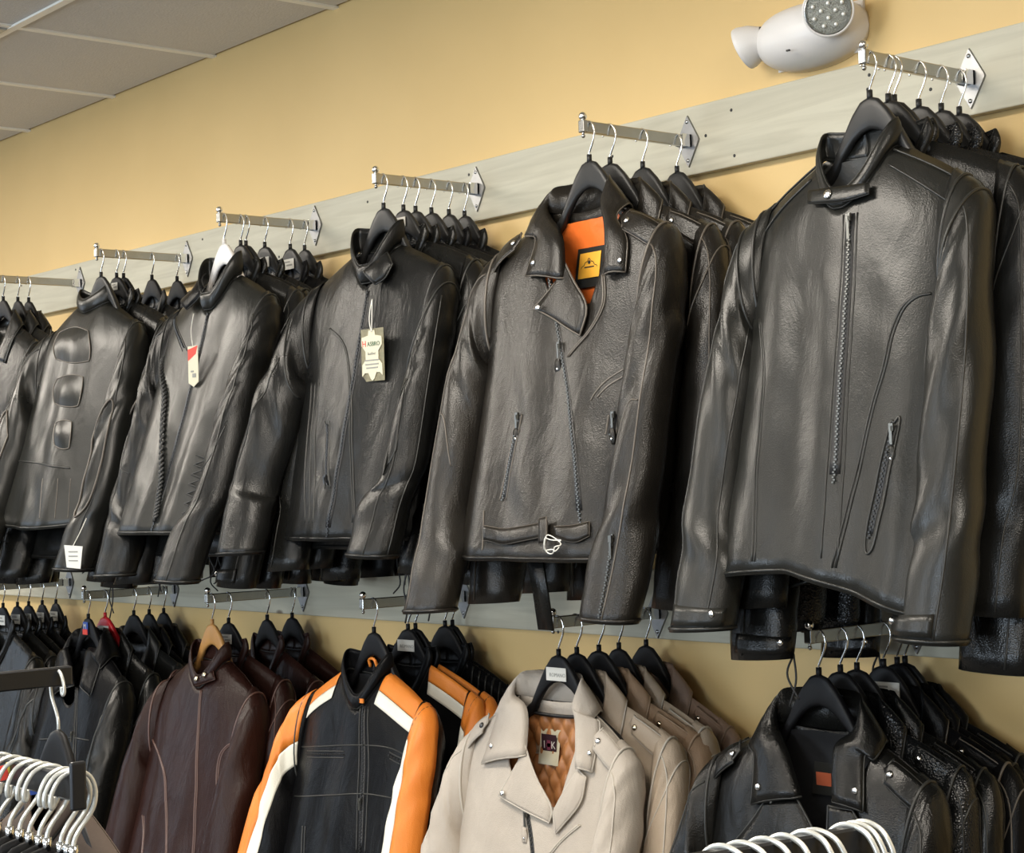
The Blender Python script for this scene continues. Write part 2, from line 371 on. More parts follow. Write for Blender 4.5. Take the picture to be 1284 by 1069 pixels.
# ------------------------------------------------------------------ hangers
def loft_hanger(steep=1.0, thick=.011):
    xt = np.array([0, .018, .04, .066, .085, .12, .160, .188]); zt = np.array([0, -.005, -.028, -.068, -.101, -.126, -.150, -.168])*steep
    zb_ = np.array([-.056, -.060, -.073, -.100, -.126, -.150, -.172, -.186])*steep
    yy = np.array([0, 0, .001, .003, .004, .006, .006, .0]); th = np.array([.006, .0065, .007, .008, .009, .010, .010, .007])*thick/.011
    u = np.linspace(-1, 1, 41); ax = np.abs(u)*.188
    zt_, zb2, y_, t_ = [np.interp(ax, xt, q) for q in (zt, zb_, yy, th)]
    a = np.linspace(0, 2*np.pi, 14, endpoint=False)
    G = np.zeros((41, 14, 3)); G[:, :, 0] = (np.sign(u)*ax)[:, None]
    ca, sa = np.cos(a), np.sin(a)
    sq = lambda v: np.sign(v)*np.abs(v)**.6
    G[:, :, 2] = ((zt_+zb2)/2)[:, None]+((zt_-zb2)/2)[:, None]*sq(ca)[None]
    G[:, :, 1] = y_[:, None]+t_[:, None]*sq(sa)[None]
    return G
HG = loft_hanger()
HOOKP = [(0, 0, -.012), (0, 0, .012), (.004, 0, .024), (.014, 0, .046), (.017, 0, .064), (.012, 0, .080), (.0, 0, .0885), (-.012, 0, .083), (-.0165, 0, .071), (-.0165, 0, .062)]
_hm = {}
ORD = ['first', 'second', 'third', 'fourth', 'fifth', 'sixth', 'seventh']
def hanger(arm, i, loc, yaw, mat=HBLK, kind='black plastic', sticker=None, hookmat=CHR, stretch=0):
    o = empty('coat_hanger', loc, yaw)
    if arm in ARMS: tag(o, '%s hanger, %s on %s' % (kind, ORD[i], ARMS[arm][1]), 'coat hanger', 'coat hangers on the wall arms')
    key = mat.name
    if key not in _hm:
        b = MB(); b.grid(HG, True); b.F += [list(range(14)), [40*14+j for j in range(14)][::-1]]; q = b.build('hanger_body', mat, o); _hm[key] = q.data
    else:
        q = bpy.data.objects.new('hanger_body', _hm[key]); link(q, o)
    hk = 'hook%.3f' % stretch
    if hk+hookmat.name not in _hm:
        P = np.array(HOOKP); P[1:, 2] += 0; P[2:, 2] += stretch
        b = MB(); b.tube(spline(P, 44), .0021, 8); q = b.build('hook', hookmat, o); _hm[hk+hookmat.name] = q.data
    else:
        q = bpy.data.objects.new('hook', _hm[hk+hookmat.name]); link(q, o)
    b = MB(); b.tube([(0, 0, -.006), (0, 0, .011)], .0052, 10); b.build('ferrule', mat, o)
    if sticker:
        w, h, cx, cz = sticker[:4]; b = MB()
        b.box((cx, -.0085, cz), (w, .0012, h)); st = b.build('sticker', PAPER, o, False)
        if len(sticker) > 4:
            text(st, sticker[4], sticker[5], GINK, (cx+.004, -.0093, cz-.002))
        else:
            b = MB(); b.box((cx+w*.12, -.0093, cz-h*.1), (w*.5, .0006, h*.16)); b.box((cx-w*.1, -.0093, cz+h*.22), (w*.55, .0006, h*.12)); b.build('print', GINK, st, False)
    return o
def text(parent, s, size, mat, loc, rotz=0, name='lettering', extr=.0002):
    c = bpy.data.curves.new('t', 'FONT'); c.body = s; c.size = size; c.align_x = 'CENTER'; c.align_y = 'CENTER'; c.extrude = extr; c.resolution_u = 2
    t = bpy.data.objects.new('t', c); COL.objects.link(t); bpy.context.view_layer.update()
    me = bpy.data.meshes.new_from_object(t.evaluated_get(bpy.context.evaluated_depsgraph_get())); me.name = name
    bpy.data.objects.remove(t)
    me.transform(Matrix.Rotation(math.pi/2, 4, 'X')); me.materials.clear(); me.materials.append(mat)
    o = bpy.data.objects.new(name, me); link(o, parent); o.location = loc; o.rotation_euler = (0, 0, rotz); return o

# ------------------------------------------------------------------ jackets
# local frame: origin at the hanger's neck, x along the shoulders, -y out of the chest, z up
class Jacket:
    D0 = dict(xs=.245, zs=-.170, xn=.078, zn=-.092, zb=-.100, zf=-.190, x0=0., pw=1.6, za=-.40, hem=-.80, wh=.262, ww=.252, wa=.250,
              f0=.045, f1=.075, b0=.028, b1=.05, swing=.1, sway=0., fold=.009, hemsag=0., cuff=-.90, sx=.062, cx=.048, cr=.062,
              sd=.048, sfwd=.055, elb=.0, hero=True, sfold=1.0, nx=46, nz=34, slean=0.0, hemtilt=0., shift=0., pwl=0, pwr=0, xo=0)
    def __init__(s, name, label, group, loc, yaw, mat, cat='jacket', **k):
        s.__dict__.update(Jacket.D0); s.__dict__.update(k); s.mat = mat
        if not s.hero: s.nx, s.nz = 30, 22
        loc = np.array(loc, float)+np.array([s.__dict__.get('shift', 0.), 0, 0]); s.loc = loc; s.yaw = yaw
        s.root = empty(name, loc, yaw); tag(s.root, label, cat, group)
        zz = np.array([s.hem-.1, s.hem, s.hem+.18, s.za, s.za+.11, s.zs, 0.2]); ww = np.array([s.wh, s.wh, s.ww, s.wa, s.xs-.002, s.xs, s.xs])
        zt = np.linspace(s.hem-.1, .2, 220); wt = np.interp(zt, zz, ww); wt = np.convolve(np.pad(wt, 12, 'edge'), np.ones(25)/25, 'valid')
        s.zt, s.wt = zt, wt
        r = np.random.default_rng(abs(hash(str(np.round(loc, 3).tolist()))) % 99999 if False else int(abs(loc[0]*7919+loc[1]*104729+loc[2]*31)*100) % 99991)
        s.r = r
        s.fk = [(r.uniform(10, 24), r.uniform(-3, 3), r.uniform(0, 6.3), 1.0) for _ in range(3)]+[(r.uniform(28, 52), r.uniform(-9, 9), r.uniform(0, 6.3), .42) for _ in range(4)]+[(r.uniform(20, 60), r.uniform(30, 70), r.uniform(0, 6.3), .10) for _ in range(4)]
        s.sk = {}
        for sd in (-1, 1):
            s.sk[sd] = [(int(r.integers(1, 4)), r.uniform(8, 18), r.uniform(0, 6.3), .55) for _ in range(3)]+[(int(r.integers(1, 3)), r.uniform(30, 60), r.uniform(0, 6.3), .35) for _ in range(3)]
    # --- shape functions
    def g(s, z): return np.clip((-.13-z)/.70, 0, 1.4)**1.15
    def D(s, P):
        P = np.array(P, float); g = s.g(P[..., 2]); P[..., 1] -= s.swing*g; P[..., 0] += s.sway*g; return P
    def zsl(s, x):
        ax = np.abs(x); t = np.clip((ax-s.xn)/(s.xs-s.xn), 0, 1.3)
        return s.zn+(s.zs-s.zn)*(t*.85+.15*t**3)+np.where(ax < s.xn, .004*(1-ax/s.xn), 0)
    def w(s, z): return np.interp(z, s.zt, s.wt)
    def tz(s, x, z): return np.clip((s.zsl(x)-z)/(s.zsl(x)-s.hem), 0, 1.1)
    def foldf(s, x, z, ph=0):
        g = .15+.85*s.tz(x, z); v = 0
        for kx, kz, p, a in s.fk: v = v+a*np.sin(kx*x+kz*z+p+ph)
        return s.fold*g*v*.55
    def prof(s, x, z):
        q = np.clip(np.abs(x)/s.w(z), 0, 1); side = (1-q**2.6)**.5
        d = s.zsl(x)-z; top = np.sqrt(np.clip(1-(1-np.clip(d/.12, 0, 1))**2, 0, 1)); return side, top
    def yf(s, x, z):
        x = np.asarray(x, float); z = np.asarray(z, float); side, top = s.prof(x, z); t = s.tz(x, z)
        return -(s.f0+(s.f1-s.f0)*t)*side*top + s.foldf(x, z)*side*top
    def yb(s, x, z):
        x = np.asarray(x, float); z = np.asarray(z, float); side, top = s.prof(x, z); t = s.tz(x, z)
        return (s.b0+(s.b1-s.b0)*t)*side*top + s.foldf(x, z, 2.)*side*top*.7
    def zneckF(s, x):
        xo = s.xo or s.xn; zo = s.zn if not s.xo else float(s.zsl(xo)); e = np.where(x < s.x0, (s.x0-x)/(s.x0+s.xn), (x-s.x0)/(xo-s.x0)); return s.zf+(np.where(x < s.x0, s.zn, zo)-s.zf)*np.clip(e, 0, 1)**np.where(np.asarray(x) < s.x0, s.pwl or s.pw, s.pwr or s.pw)
    def zneckB(s, x): return s.zb+(s.zn-s.zb)*np.clip(np.abs(x)/s.xn, 0, 1)**2
    def hemz(s, q): return s.hem+s.hemsag*(q**2)+s.hemtilt*np.clip(np.asarray(q)+.1, 0, 1.1)/1.1
    def F(s, x, z, off=0.):
        """point on the front, pushed out by off along the surface normal (deformed frame)"""
        x = np.asarray(x, float); z = np.asarray(z, float); e = .004
        y = s.yf(x, z); P = s.D(np.stack([x, y, z], -1))
        dx = s.D(np.stack([x+e, s.yf(x+e, z), z], -1))-s.D(np.stack([x-e, s.yf(x-e, z), z], -1)); dz = s.D(np.stack([x, s.yf(x, z+e), z+e], -1))-s.D(np.stack([x, s.yf(x, z-e), z-e], -1))
        n = np.cross(dx, dz); n /= np.linalg.norm(n, axis=-1, keepdims=True)+1e-12
        return P+n*np.asarray(off)[..., None] if np.ndim(off) else P+n*off
    def px(s, u, v, off=0.):
        """local (x, z) on the front surface seen at photo pixel (u, v)"""
        c, sn = math.cos(s.yaw), math.sin(s.yaw); Y = s.loc[1]-s.f0-s.swing*.4
        x = z = 0
        for _ in range(14):
            d = onY(u, v, Y)-s.loc; lx = c*d[0]+sn*d[1]; z = d[2]; g = float(s.g(z)); x = lx-s.sway*g
            x = float(np.clip(x, -.245, .245)); yl = float(s.yf(x, min(z, float(s.zsl(x))-.002)))-s.swing*g-off
            Yn = s.loc[1]+sn*(x+s.sway*g)+c*yl; Y = Y+.6*(Yn-Y)
        return (x, z)
    def PX(s, pts, off=0.): return [s.px(*q, off) for q in pts]
    def pin(s, u, v, yl):
        c, sn = math.cos(s.yaw), math.sin(s.yaw); Y = s.loc[1]+yl
        for _ in range(6):
            d = onY(u, v, Y)-s.loc; lx = c*d[0]+sn*d[1]; Y = s.loc[1]+sn*lx+c*(yl-s.swing*float(s.g(d[2])))
        return lx, d[2]
    # --- main shells
    def body(s, back_neck=True, mat=None):
        mb = MB(); u = np.sin(np.linspace(-1, 1, s.nx+1)*np.pi/2)
        u = .55*u+.45*np.linspace(-1, 1, s.nx+1)
        t = np.linspace(0, 1, s.nz+1); t = t**.9
        for fr in (1, 0):
            xt = u*s.xs; zt = np.where((np.abs(xt) < s.xn) | (bool(fr) & (xt > 0) & (xt < (s.xo or s.xn))), s.zneckF(xt) if fr else s.zneckB(xt), s.zsl(xt))
            zh = s.hemz(u); Z = zh[None]+(zt-zh)[None]*t[:, None]
            zside = s.hem+(s.zs-s.hem)*t; X = u[None]*s.w(zside)[:, None]
            X = np.where(np.abs(u)[None] > .999, np.sign(u)[None]*s.w(Z), X)
            Y = s.yf(X, Z) if fr else s.yb(X, Z)
            P = s.D(np.stack([X, Y, Z], -1)); 
            if not fr: P = P[:, ::-1]
            mb.grid(P)
        o = mb.build('body', mat or s.mat, s.root, True, .0022 if s.hero else .0015, 0); s.bodyo = o
        # rolled hem
        q = np.linspace(-.995, .995, 40); x = q*float(s.w(s.hem)); z = s.hemz(q)+.006
        h = MB(); h.tube(s.F(x, z, .0005), .0032, 6); P = s.D(np.stack([x[::-1], s.yb(x[::-1], z), z], -1)); h.tube(P, .003, 6); h.build('hem', s.mat, s.root)
        return o
    def sleeve_rings(s, sd, m=None, n=None):
        m = m or (44 if s.hero else 26); n = n or (28 if s.hero else 18)
        t = np.linspace(0, 1, m)
        xi = s.xs-.032; e = s.elb if not isinstance(s.elb, dict) else s.elb[sd]
        ln = s.slean if not isinstance(s.slean, dict) else s.slean[sd]
        cx = s.cx if not isinstance(s.cx, dict) else s.cx[sd]; sx = s.sx if not isinstance(s.sx, dict) else s.sx[sd]
        O = spline([(xi, float(s.zsl(xi))+.004), (s.xs+.010, float(s.zsl(s.xs))-.003), (s.xs+.032, s.zs-.050), (s.xs+.012+sx*.52, s.zs-.15), (s.xs+.006+sx*.82+e*.5, s.za-.02), (s.xs+sx+.004+e, (s.za+s.cuff)/2), (s.xs+cx+.006+e*.5, s.cuff+.13), (s.xs+cx, s.cuff)], m)
        I = spline([(xi-.004, s.za+.03), (xi+.004, s.za+.008), (s.xs-.040, s.za-.02), (s.xs-.044+e*.4, s.za-.12), (s.xs-.043+e, (s.za+s.cuff)/2-.05), (s.xs+cx-2*s.cr+e*.5, s.cuff+.12), (s.xs+cx-2*s.cr, s.cuff+.006)], m)
        a = np.linspace(0, 2*np.pi, n, endpoint=False)
        return t, O, I, a
    def S(s, sd, a, t, off=0.):
        """sleeve surface point: a=0 outer edge, a=pi inner edge, a=-pi/2 front; t=0 armhole, 1 cuff"""
        tt, O, I, _ = s.sleeve_rings(sd); a = np.asarray(a, float); t = np.asarray(t, float)
        f = lambda A, j: np.interp(t, tt, A[:, j])
        Ox, Oz, Ix, Iz = f(O, 0), f(O, 1), f(I, 0), f(I, 1)
        r2 = np.interp(t, [0, .06, .18, .4, .6, .85, 1], np.array([.55, .8, 1.02, 1.06, 1.0, .92, .90])*s.sd)
        yc = -(s.sfwd[sd] if isinstance(s.sfwd, dict) else s.sfwd)*np.interp(t, [0, .25, .6, 1], [0, .2, .7, 1.25])
        rho = 1.0
        wr = 0
        amp = s.sfold*.0035*np.interp(t, [0, .1, .35, .5, .65, .9, 1], [0, .5, .8, 1.5, 1.0, .8, .3])
        for k, kt, p, w_ in s.sk[sd]: wr = wr+w_*np.sin(k*a+kt*t+p)
        R1 = np.sqrt((Ox-Ix)**2+(Oz-Iz)**2)/2
        d = amp*wr+off
        ca = np.cos(a); sa = np.sin(a); sq = np.sign(sa)*np.abs(sa)**.9
        k1 = ca*(R1+d)/np.maximum(R1, 1e-5)
        x = (Ox+Ix)/2+(Ox-Ix)/2*k1; z = (Oz+Iz)/2+(Oz-Iz)/2*k1; y = yc+(r2+d)*sq
        ln = s.slean if not isinstance(s.slean, dict) else s.slean[sd]
        y = y-ln*t**1.3
        return s.D(np.stack([sd*x, y, z], -1))
    def sleeves(s, mat=None, cuffs=True):
        s.sl = {}
        for sd in (-1, 1):
            t, O, I, a = s.sleeve_rings(sd); A, T = np.meshgrid(a, t); P = s.S(sd, A, T)
            if sd < 0: P = P[:, ::-1]
            mb = MB(); mb.grid(P, True); o = mb.build('sleeve', mat or s.mat, s.root, True, .002 if s.hero else .0015, 0); s.sl[sd] = o
            if cuffs:
                b = MB(); aa = np.linspace(0, 2*np.pi, 37)
                b.tube(s.S(sd, aa, .993+0*aa, .001), .0035, 6, False); b.build('cuff_edge', s.mat, o)
    def armhole(s, mat=SEAM, r=.0026, t=.075):
        for sd in (-1, 1):
            aa = np.linspace(-np.pi*1.02, .55*np.pi, 34); b = MB(); b.tube(s.S(sd, aa, t+.015*np.cos(aa), .0012), r, 6); b.build('armhole_seam', mat, s.sl[sd])
    def sseam(s, sd, pts, mat=SEAM, r=.0018, off=.0008, n=28):
        p = spline(pts, n); b = MB(); b.tube(s.S(sd, p[:, 0], p[:, 1], off), r, 5); return b.build('seam', mat, s.sl[sd])
    # --- details on the front
    def seam(s, pts, mat=SEAM, r=.0018, n=30, off=.0009, name='seam', parent=None, double=0):
        p = spline(pts, n); b = MB(); b.tube(s.F(p[:, 0], p[:, 1], off), r, 5)
        if double: b.tube(s.F(p[:, 0]+double, p[:, 1], off), r*.8, 5)
        return b.build(name, mat, parent or s.root)
    def patch(s, name, A, B, mat, off=.004, puff=.0, n=16, m=8, solid=.0025, parent=None, edge=None, rnd=0.):
        A = spline(A, n); B = spline(B, n); v = np.linspace(0, 1, m)
        G = A[:, None]+(B-A)[:, None]*v[None, :, None]
        if rnd:
            un = np.linspace(-1, 1, n)[:, None]; vn = np.linspace(-1, 1, m)[None]; U = un*np.sqrt(1-rnd*vn**2); V = vn*np.sqrt(1-rnd*un**2); q = np.linspace(-1, 1, n)
            IA = np.stack([np.interp(U, q, A[:, k]) for k in (0, 1)], -1); IB = np.stack([np.interp(U, q, B[:, k]) for k in (0, 1)], -1); G = IA+(IB-IA)*((V+1)/2)[..., None]
        o_ = off+puff*np.sin(np.pi*v)[None]*np.sin(np.pi*np.linspace(0.08, .92, n))[:, None]
        P = s.F(G[..., 0], G[..., 1], o_); mb = MB(); mb.grid(P); o = mb.build(name, mat, parent or s.root, True, solid, 0)
        if edge:
            loop = np.concatenate([P[0], P[1:, -1], P[-1, -2::-1], P[-2::-1, 0]]); b = MB(); b.tube(loop, edge[1], 5, False); b.build('piping', edge[0], o)
        return o
    def snap(s, x, z, r=.0062, mat=SILV, off=.005, parent=None):
        P = s.F(np.array([x, x+.003, x]), np.array([z, z, z+.003]), off); n = np.cross(P[1]-P[0], P[2]-P[0]); b = MB(); b.disc(P[0], n, r, .0022, 14, .0018); return b.build('snap', mat, parent or s.root)
    def snapS(s, P, n, r=.0062, mat=SILV, parent=None):
        b = MB(); b.disc(P, n, r, .0022, 14, .0018); return b.build('snap', mat, parent or s.root)
    def zipper(s, pts, width=.011, mat=ZIP, tape=None, pull_at=0., pull_len=.030, off=.0025, puller=True, step=.0042, name='zipper', pmat=None, leatherpull=True):
        p = spline(pts, 60); P0 = s.F(p[:, 0], p[:, 1], off); L = np.concatenate([[0], np.cumsum(np.linalg.norm(np.diff(P0, axis=0), axis=1))])
        o = s.patch(name, np.stack([p[:, 0]-width/2, p[:, 1]], -1)[::3], np.stack([p[:, 0]+width/2, p[:, 1]], -1)[::3], tape or LINB, off-.0015, 0, 20, 3, .0015)
        nT = int(L[-1]/step); b = MB(); q = np.linspace(0, L[-1], nT)
        px_, pz_ = np.interp(q, L, p[:, 0]), np.interp(q, L, p[:, 1]); C = s.F(px_, pz_, off+.0006)
        for i in range(nT):
            b.box(C[i]+np.array([(.0014 if i % 2 else -.0014), 0, 0]), (.0042, .0022, step*.62))
        b.build('teeth', mat, o, False)
        if puller:
            i = min(int(pull_at*59), 59); C = s.F(p[i:i+1, 0], p[i:i+1, 1], off+.004)[0]; pm = pmat or mat
            b = MB(); b.box(C, (.0085, .005, .012)); b.box(C+[0, -.003, -.003], (.004, .004, .010))
            pl = b.build('zipper_pull', pm, o, False)
            b = MB(); b.box(C+np.array([.001, -.004, -.006-pull_len*.45]), (.0055, .0016, pull_len*.9)); b.build('pull_tab', pm, pl, False)
            if leatherpull:
                zz = np.linspace(0, 1, 9); ww = .0048+.0035*np.sin(zz*np.pi*.85); base = C+np.array([.001, -.005, -.006-pull_len])
                G = np.stack([np.stack([base[0]-ww, base[1]+0*zz, base[2]-zz*.030], -1), np.stack([base[0]+ww, base[1]+0*zz, base[2]-zz*.030], -1)], 1); b = MB(); b.grid(G); k = b.build('leather_tab', s.mat, pl, True, .003, 0)
                b = MB(); b.disc(base+np.array([0, -.002, -.020]), (0, -1, 0), .0028, .001, 8, .0008); b.build('rivet', SILV, pl)
        return o
    # --- collars
    def neck(s, ph, h=0., out=0.):
        """neckline loop: ph=0 front, +-pi back, positive = +x side"""
        ph = np.asarray(ph, float); f = np.abs(ph) <= np.pi/2
        x = np.where(f, np.where(ph < 0, (s.x0+s.xn)*np.sin(ph)+s.x0*1, (s.xn-s.x0)*np.sin(ph)+s.x0), s.xn*np.sin(ph))
        z = np.where(f, s.zneckF(x), s.zneckB(x)); y = np.where(f, s.yf(x, z), s.yb(x, z))
        P = np.stack([x, y, z], -1); o = np.stack([np.sin(ph), -np.cos(ph)*.8, 0*ph], -1)
        return P+o*np.asarray(out)[..., None]+np.array([0, 0, 1.])*np.asarray(h)[..., None]
    def band_collar(s, h=.042, lean=-.004, gap=.06, mat=None, hf=None, flop=0.):
        ph = np.linspace(-np.pi+0.0, np.pi, 65); hf = h if hf is None else hf
        keep = np.abs(ph) >= gap
        out = []
        for v in np.linspace(0, 1, 6):
            hh = (hf+(h-hf)*np.clip(np.abs(ph)/(np.pi*.6), 0, 1))*v
            fr = np.exp(-(ph/.9)**2)
            out.append(s.neck(ph, hh*(1-.25*fr), (lean*v+.006*np.sin(v*np.pi))*(1-fr)+fr*(.006*np.sin(v*np.pi)+.004+flop*v)))
        G = s.D(np.stack(out))[:, keep]
        mb = MB(); mb.grid(G); o = mb.build('collar', mat or s.mat, s.root, True, .004, 0)
        for k in (0, -1):
            b = MB(); b.tube(G[k], .0024, 6, False); b.build('collar_edge', s.mat if k else SEAM, o)
        return o, G
    def fold_collar(s, fold, edge, mat=None, edgemat=SEAM, tipsnap=None, backedge=-.125, rise=.038):
        """fold/edge: half-curves of (x, z) on the front for the +x side from gorge to shoulder; mirrored. dict for both sides allowed"""
        cur = []
        for sd in (-1, 1):
            fo = np.array(fold[sd] if isinstance(fold, dict) else [(sd*a, c) for a, c in fold], float)
            ed = np.array(edge[sd] if isinstance(edge, dict) else [(sd*a, c) for a, c in edge], float)
            def lift(C, off): 
                y = s.yf(C[:, 0], np.minimum(C[:, 1], s.zsl(C[:, 0])-.002)); return np.stack([C[:, 0], y-off, C[:, 1]], -1)
            lf = 1. if s.hero else .4; Ff = lift(fo, .014*lf); Ee = lift(ed, .009*lf)
            zs1 = s.zn+rise
            Fc = np.vstack([Ff, [[sd*s.xn*1.02, -.004, zs1-.004], [sd*s.xn*.72, s.b0*.85, zs1+.004], [0, s.b0*1.25, zs1+.006]]])
            shx = abs(ed[-1, 0]); 
            Ec = np.vstack([Ee, [[sd*shx*.98, .004, float(s.zsl(shx))+.010], [sd*shx*.72, s.b0+.016, float(s.zsl(shx*.7))-.02], [0, s.b0+.022, backedge]]])
            n = 30
            Fs, Es = spline(Fc, n), spline(Ec, n)
            fo2 = fo+np.array([[sd*.022, 0]]); Nn = np.vstack([lift(fo2, .007*lf)*1.0, [[sd*s.xn*.98, -.002, s.zn], [sd*s.xn*.66, s.b0*.75, s.zb+.002], [0, s.b0, s.zb]]]); Ns = spline(Nn, n)
            cur.append((Ns, Fs, Es))
        full = [np.vstack([cur[0][k], cur[1][k][::-1][1:]]) for k in range(3)]
        Ns, Fs, Es = full
        rows = [Ns, Ns*.45+Fs*.55+np.array([0, .004, 0]), Fs+np.array([0, .003, .002])]
        for v in (.12, .35, .6, .82, 1.0):
            R_ = Fs*(1-v)+Es*v; R_[:, 1] -= lf*.010*np.sin(np.pi*min(v+.08, 1))*np.clip((-(R_[:, 1])+.02)/.05, -.6, 1); R_[:, 2] += .004*np.sin(np.pi*v); rows.append(R_)
        G = s.D(np.stack(rows)); mb = MB(); mb.grid(G); o = mb.build('collar', mat or s.mat, s.root, True, .0035, 0)
        b = MB(); b.tube(G[-1], .0022, 5); b.tube(G[2:, 0], .0022, 5); b.tube(G[2:, -1], .0022, 5); b.build('collar_edge', edgemat, o)
        if tipsnap:
            for e in (0, -1):
                q = G[-2, 1 if e == 0 else -2]*.6+G[-2, 3 if e == 0 else -4]*.4; n_ = np.array([0, -1., .1]); s.snapS(q+np.array([0, -.004, 0]), n_, .0062, tipsnap, o)
        return o, G
    def lining(s, mat=LINB, top=None, bot=-.48, quilt=False, w=.19):
        u = np.linspace(-1, 1, 110 if quilt else 24); t = np.linspace(0, 1, 120 if quilt else 24); X, T = np.meshgrid(u*w, t)
        zt = (s.zneckB(np.clip(X, -s.xn, s.xn)) if top is None else top) ; zt = np.minimum(zt, s.zsl(X)-.012)
        Z = zt+(bot-zt)*T; Y = s.yb(X, Z)-.010
        if quilt: 
            a, c = (X*1.0+Z*.62)/.036, (X*1.0-Z*.62)/.036; Y = Y+.004-.010*(np.abs(np.sin(np.pi*a))*np.abs(np.sin(np.pi*c)))**.6
        else: Y = Y+.002*np.sin(X*170+3*np.sin(Z*30))*np.exp(-((Z-zt)/.05)**2)
        mb = MB(); mb.grid(s.D(np.stack([X, Y, Z], -1))); return mb.build('lining', mat, s.root)
    def inner_label(s, w, h, x, z, mat, off=.014, name='neck_label'):
        G = np.array([[[x-w/2, 0, z+h/2], [x+w/2, 0, z+h/2]], [[x-w/2, 0, z-h/2], [x+w/2, 0, z-h/2]]]); yv = float(s.yb(x, z))-off
        G[..., 1] = yv; mb = MB(); mb.grid(s.D(G)); o = mb.build(name, mat, s.root, False, .001, 0); P = s.D(np.array([x, yv, z])); return o, P
    def epaulette(s, sd, xin=None, xout=None, d0=.05, d1=.008, mat=None, edgemat=SEAM, snapmat=SILV, lift=.007):
        xin = xin or s.xn+.072; xout = xout or s.xs+.004
        x = np.linspace(xin, xout, 14); v = np.linspace(0, 1, 7); G = np.zeros((14, 7, 3)); 
        for i, xx in enumerate(x):
            f = (xx-xin)/(xout-xin); dd0 = d0*(.80+.30*f); 
            xq = np.full(7, min(xx, s.xs*.985)); d = dd0+(d1-dd0)*v; z = s.zsl(xq)-d; P = s.F(sd*xq, z, lift+.006*np.sin(np.pi*f)); P[:, 0] += sd*(xx-xq[0])
            if i == 0: P[:, 0] += sd*.010*np.abs(v-.5)*2
            P[:, 2] -= .010*max(0, f-.85)/.15
            G[i] = P
        mb = MB(); mb.grid(G); o = mb.build('epaulette', mat or s.mat, s.root, True, .004, 0)
        loop = np.concatenate([G[0], G[1:, -1], G[-1, -2::-1], G[-2::-1, 0]]); b = MB(); b.tube(loop, .0019, 5, False); b.build('piping', edgemat, o)
        n = np.cross(G[3, 3]-G[1, 3], G[2, 4]-G[2, 2]); n = n if n[1] < 0 else -n; n /= np.linalg.norm(n); s.snapS(G[2, 3]+n*.003, n, .0062, snapmat, o)
        return o
    def cords(s, n=2, length=.12, x=None):
        for i in range(n):
            xx = s.r.uniform(-.2, .2) if x is None else x[i]; P0 = s.F(np.array([xx]), np.array([s.hem+.01]), .002)[0]; ln = length*s.r.uniform(.6, 1.1)
            P = [P0, P0+np.array([s.r.uniform(-.01, .01), -.004, -ln*.4]), P0+np.array([s.r.uniform(-.03, .03), -.006, -ln*.8]), P0+np.array([s.r.uniform(-.03, .03), -.006, -ln])]
            b = MB(); b.tube(spline(P, 14), .002, 5); b.build('drawcord', CORD, s.root)
    def cuffcord(s, sd, length=.09):
        P0 = s.S(sd, np.array([math.pi*.9]), np.array([.99]))[0]; b = MB(); b.tube(spline([P0, P0+np.array([.006, -.004, -length*.5]), P0+np.array([-.008, -.006, -length])], 12), .002, 5); b.tube(spline([P0, P0+np.array([-.012, -.004, -length*.4]), P0+np.array([.012, -.006, -length*.85])], 12), .002, 5); b.build('cuff_lace', CORD, s.sl[sd])
    def cuffzip(s, sd, a=-1.9, t0=.80, t1=.985, mat=ZIP):
        t = np.linspace(t0, t1, 34); P = s.S(sd, a+0*t, t, .003); b = MB()
        for i, q in enumerate(P): b.box(q+np.array([.001 if i % 2 else -.001, 0, 0]), (.0045, .0025, .0028))
        o = b.build('cuff_zipper', mat, s.sl[sd], False); b = MB(); b.box(P[2]+np.array([0, -.004, 0]), (.008, .005, .012)); b.box(P[2]+np.array([.001, -.006, -.022]), (.005, .002, .030)); b.build('zipper_pull', mat, o, False)
    def cuffstrap(s, sd, mat=None):
        a = np.linspace(-2.9, -1.0, 14); v = np.linspace(.945, .985, 4); A, T = np.meshgrid(a, v); P = s.S(sd, A, T, .004); mb = MB(); mb.grid(P); o = mb.build('cuff_tab', mat or s.mat, s.sl[sd], True, .003, 0)
        q = P[1, 3]; n = q-s.S(sd, np.array([-2.5]), np.array([.96]), -.02)[0]; s.snapS(q+np.array([0, -.002, 0]), (0, -1, 0), .0065, SILV, o)
HOOKP = [(x, y, z*.885 if z > 0 else z) for x, y, z in HOOKP]
NECK = dict(
 A1=[(1090, 120), (1103, 119), (1120, 123), (1152, 127), (1180, 131), (1208, 135)], A2=[(739, 201), (765, 204), (806, 212), (851, 218)],
 A3=[(481, 261), (506, 267), (521, 264), (541, 267), (563, 269), (582.5, 271)], A4=[(278, 301), (288, 303), (304.5, 305.5), (332, 309), (364, 312), (393.5, 313)],
 A5=[(116, 340), (131, 343.6), (155, 348), (190.5, 349), (226, 351)], A6=[(4, 370), (17, 372), (36, 379)],
 B1=[(1027, 851), (1054, 845), (1075, 849), (1108, 832), (1125, 829), (1139, 822)], B2=[(700.6, 823), (717, 816), (751, 813), (776, 809), (810, 801)],
 B3=[(469, 793.6), (511.6, 785), (521, 787), (558, 779), (568, 780), (579, 780.5)], B4=[(264.7, 783), (285.8, 783), (335, 772.6), (367.6, 771)],
 B5=[(108, 779), (132, 774), (168, 778), (187, 763), (214, 762)], B6=[(4, 766), (22, 762), (36, 760), (53, 757), (70, 753)])
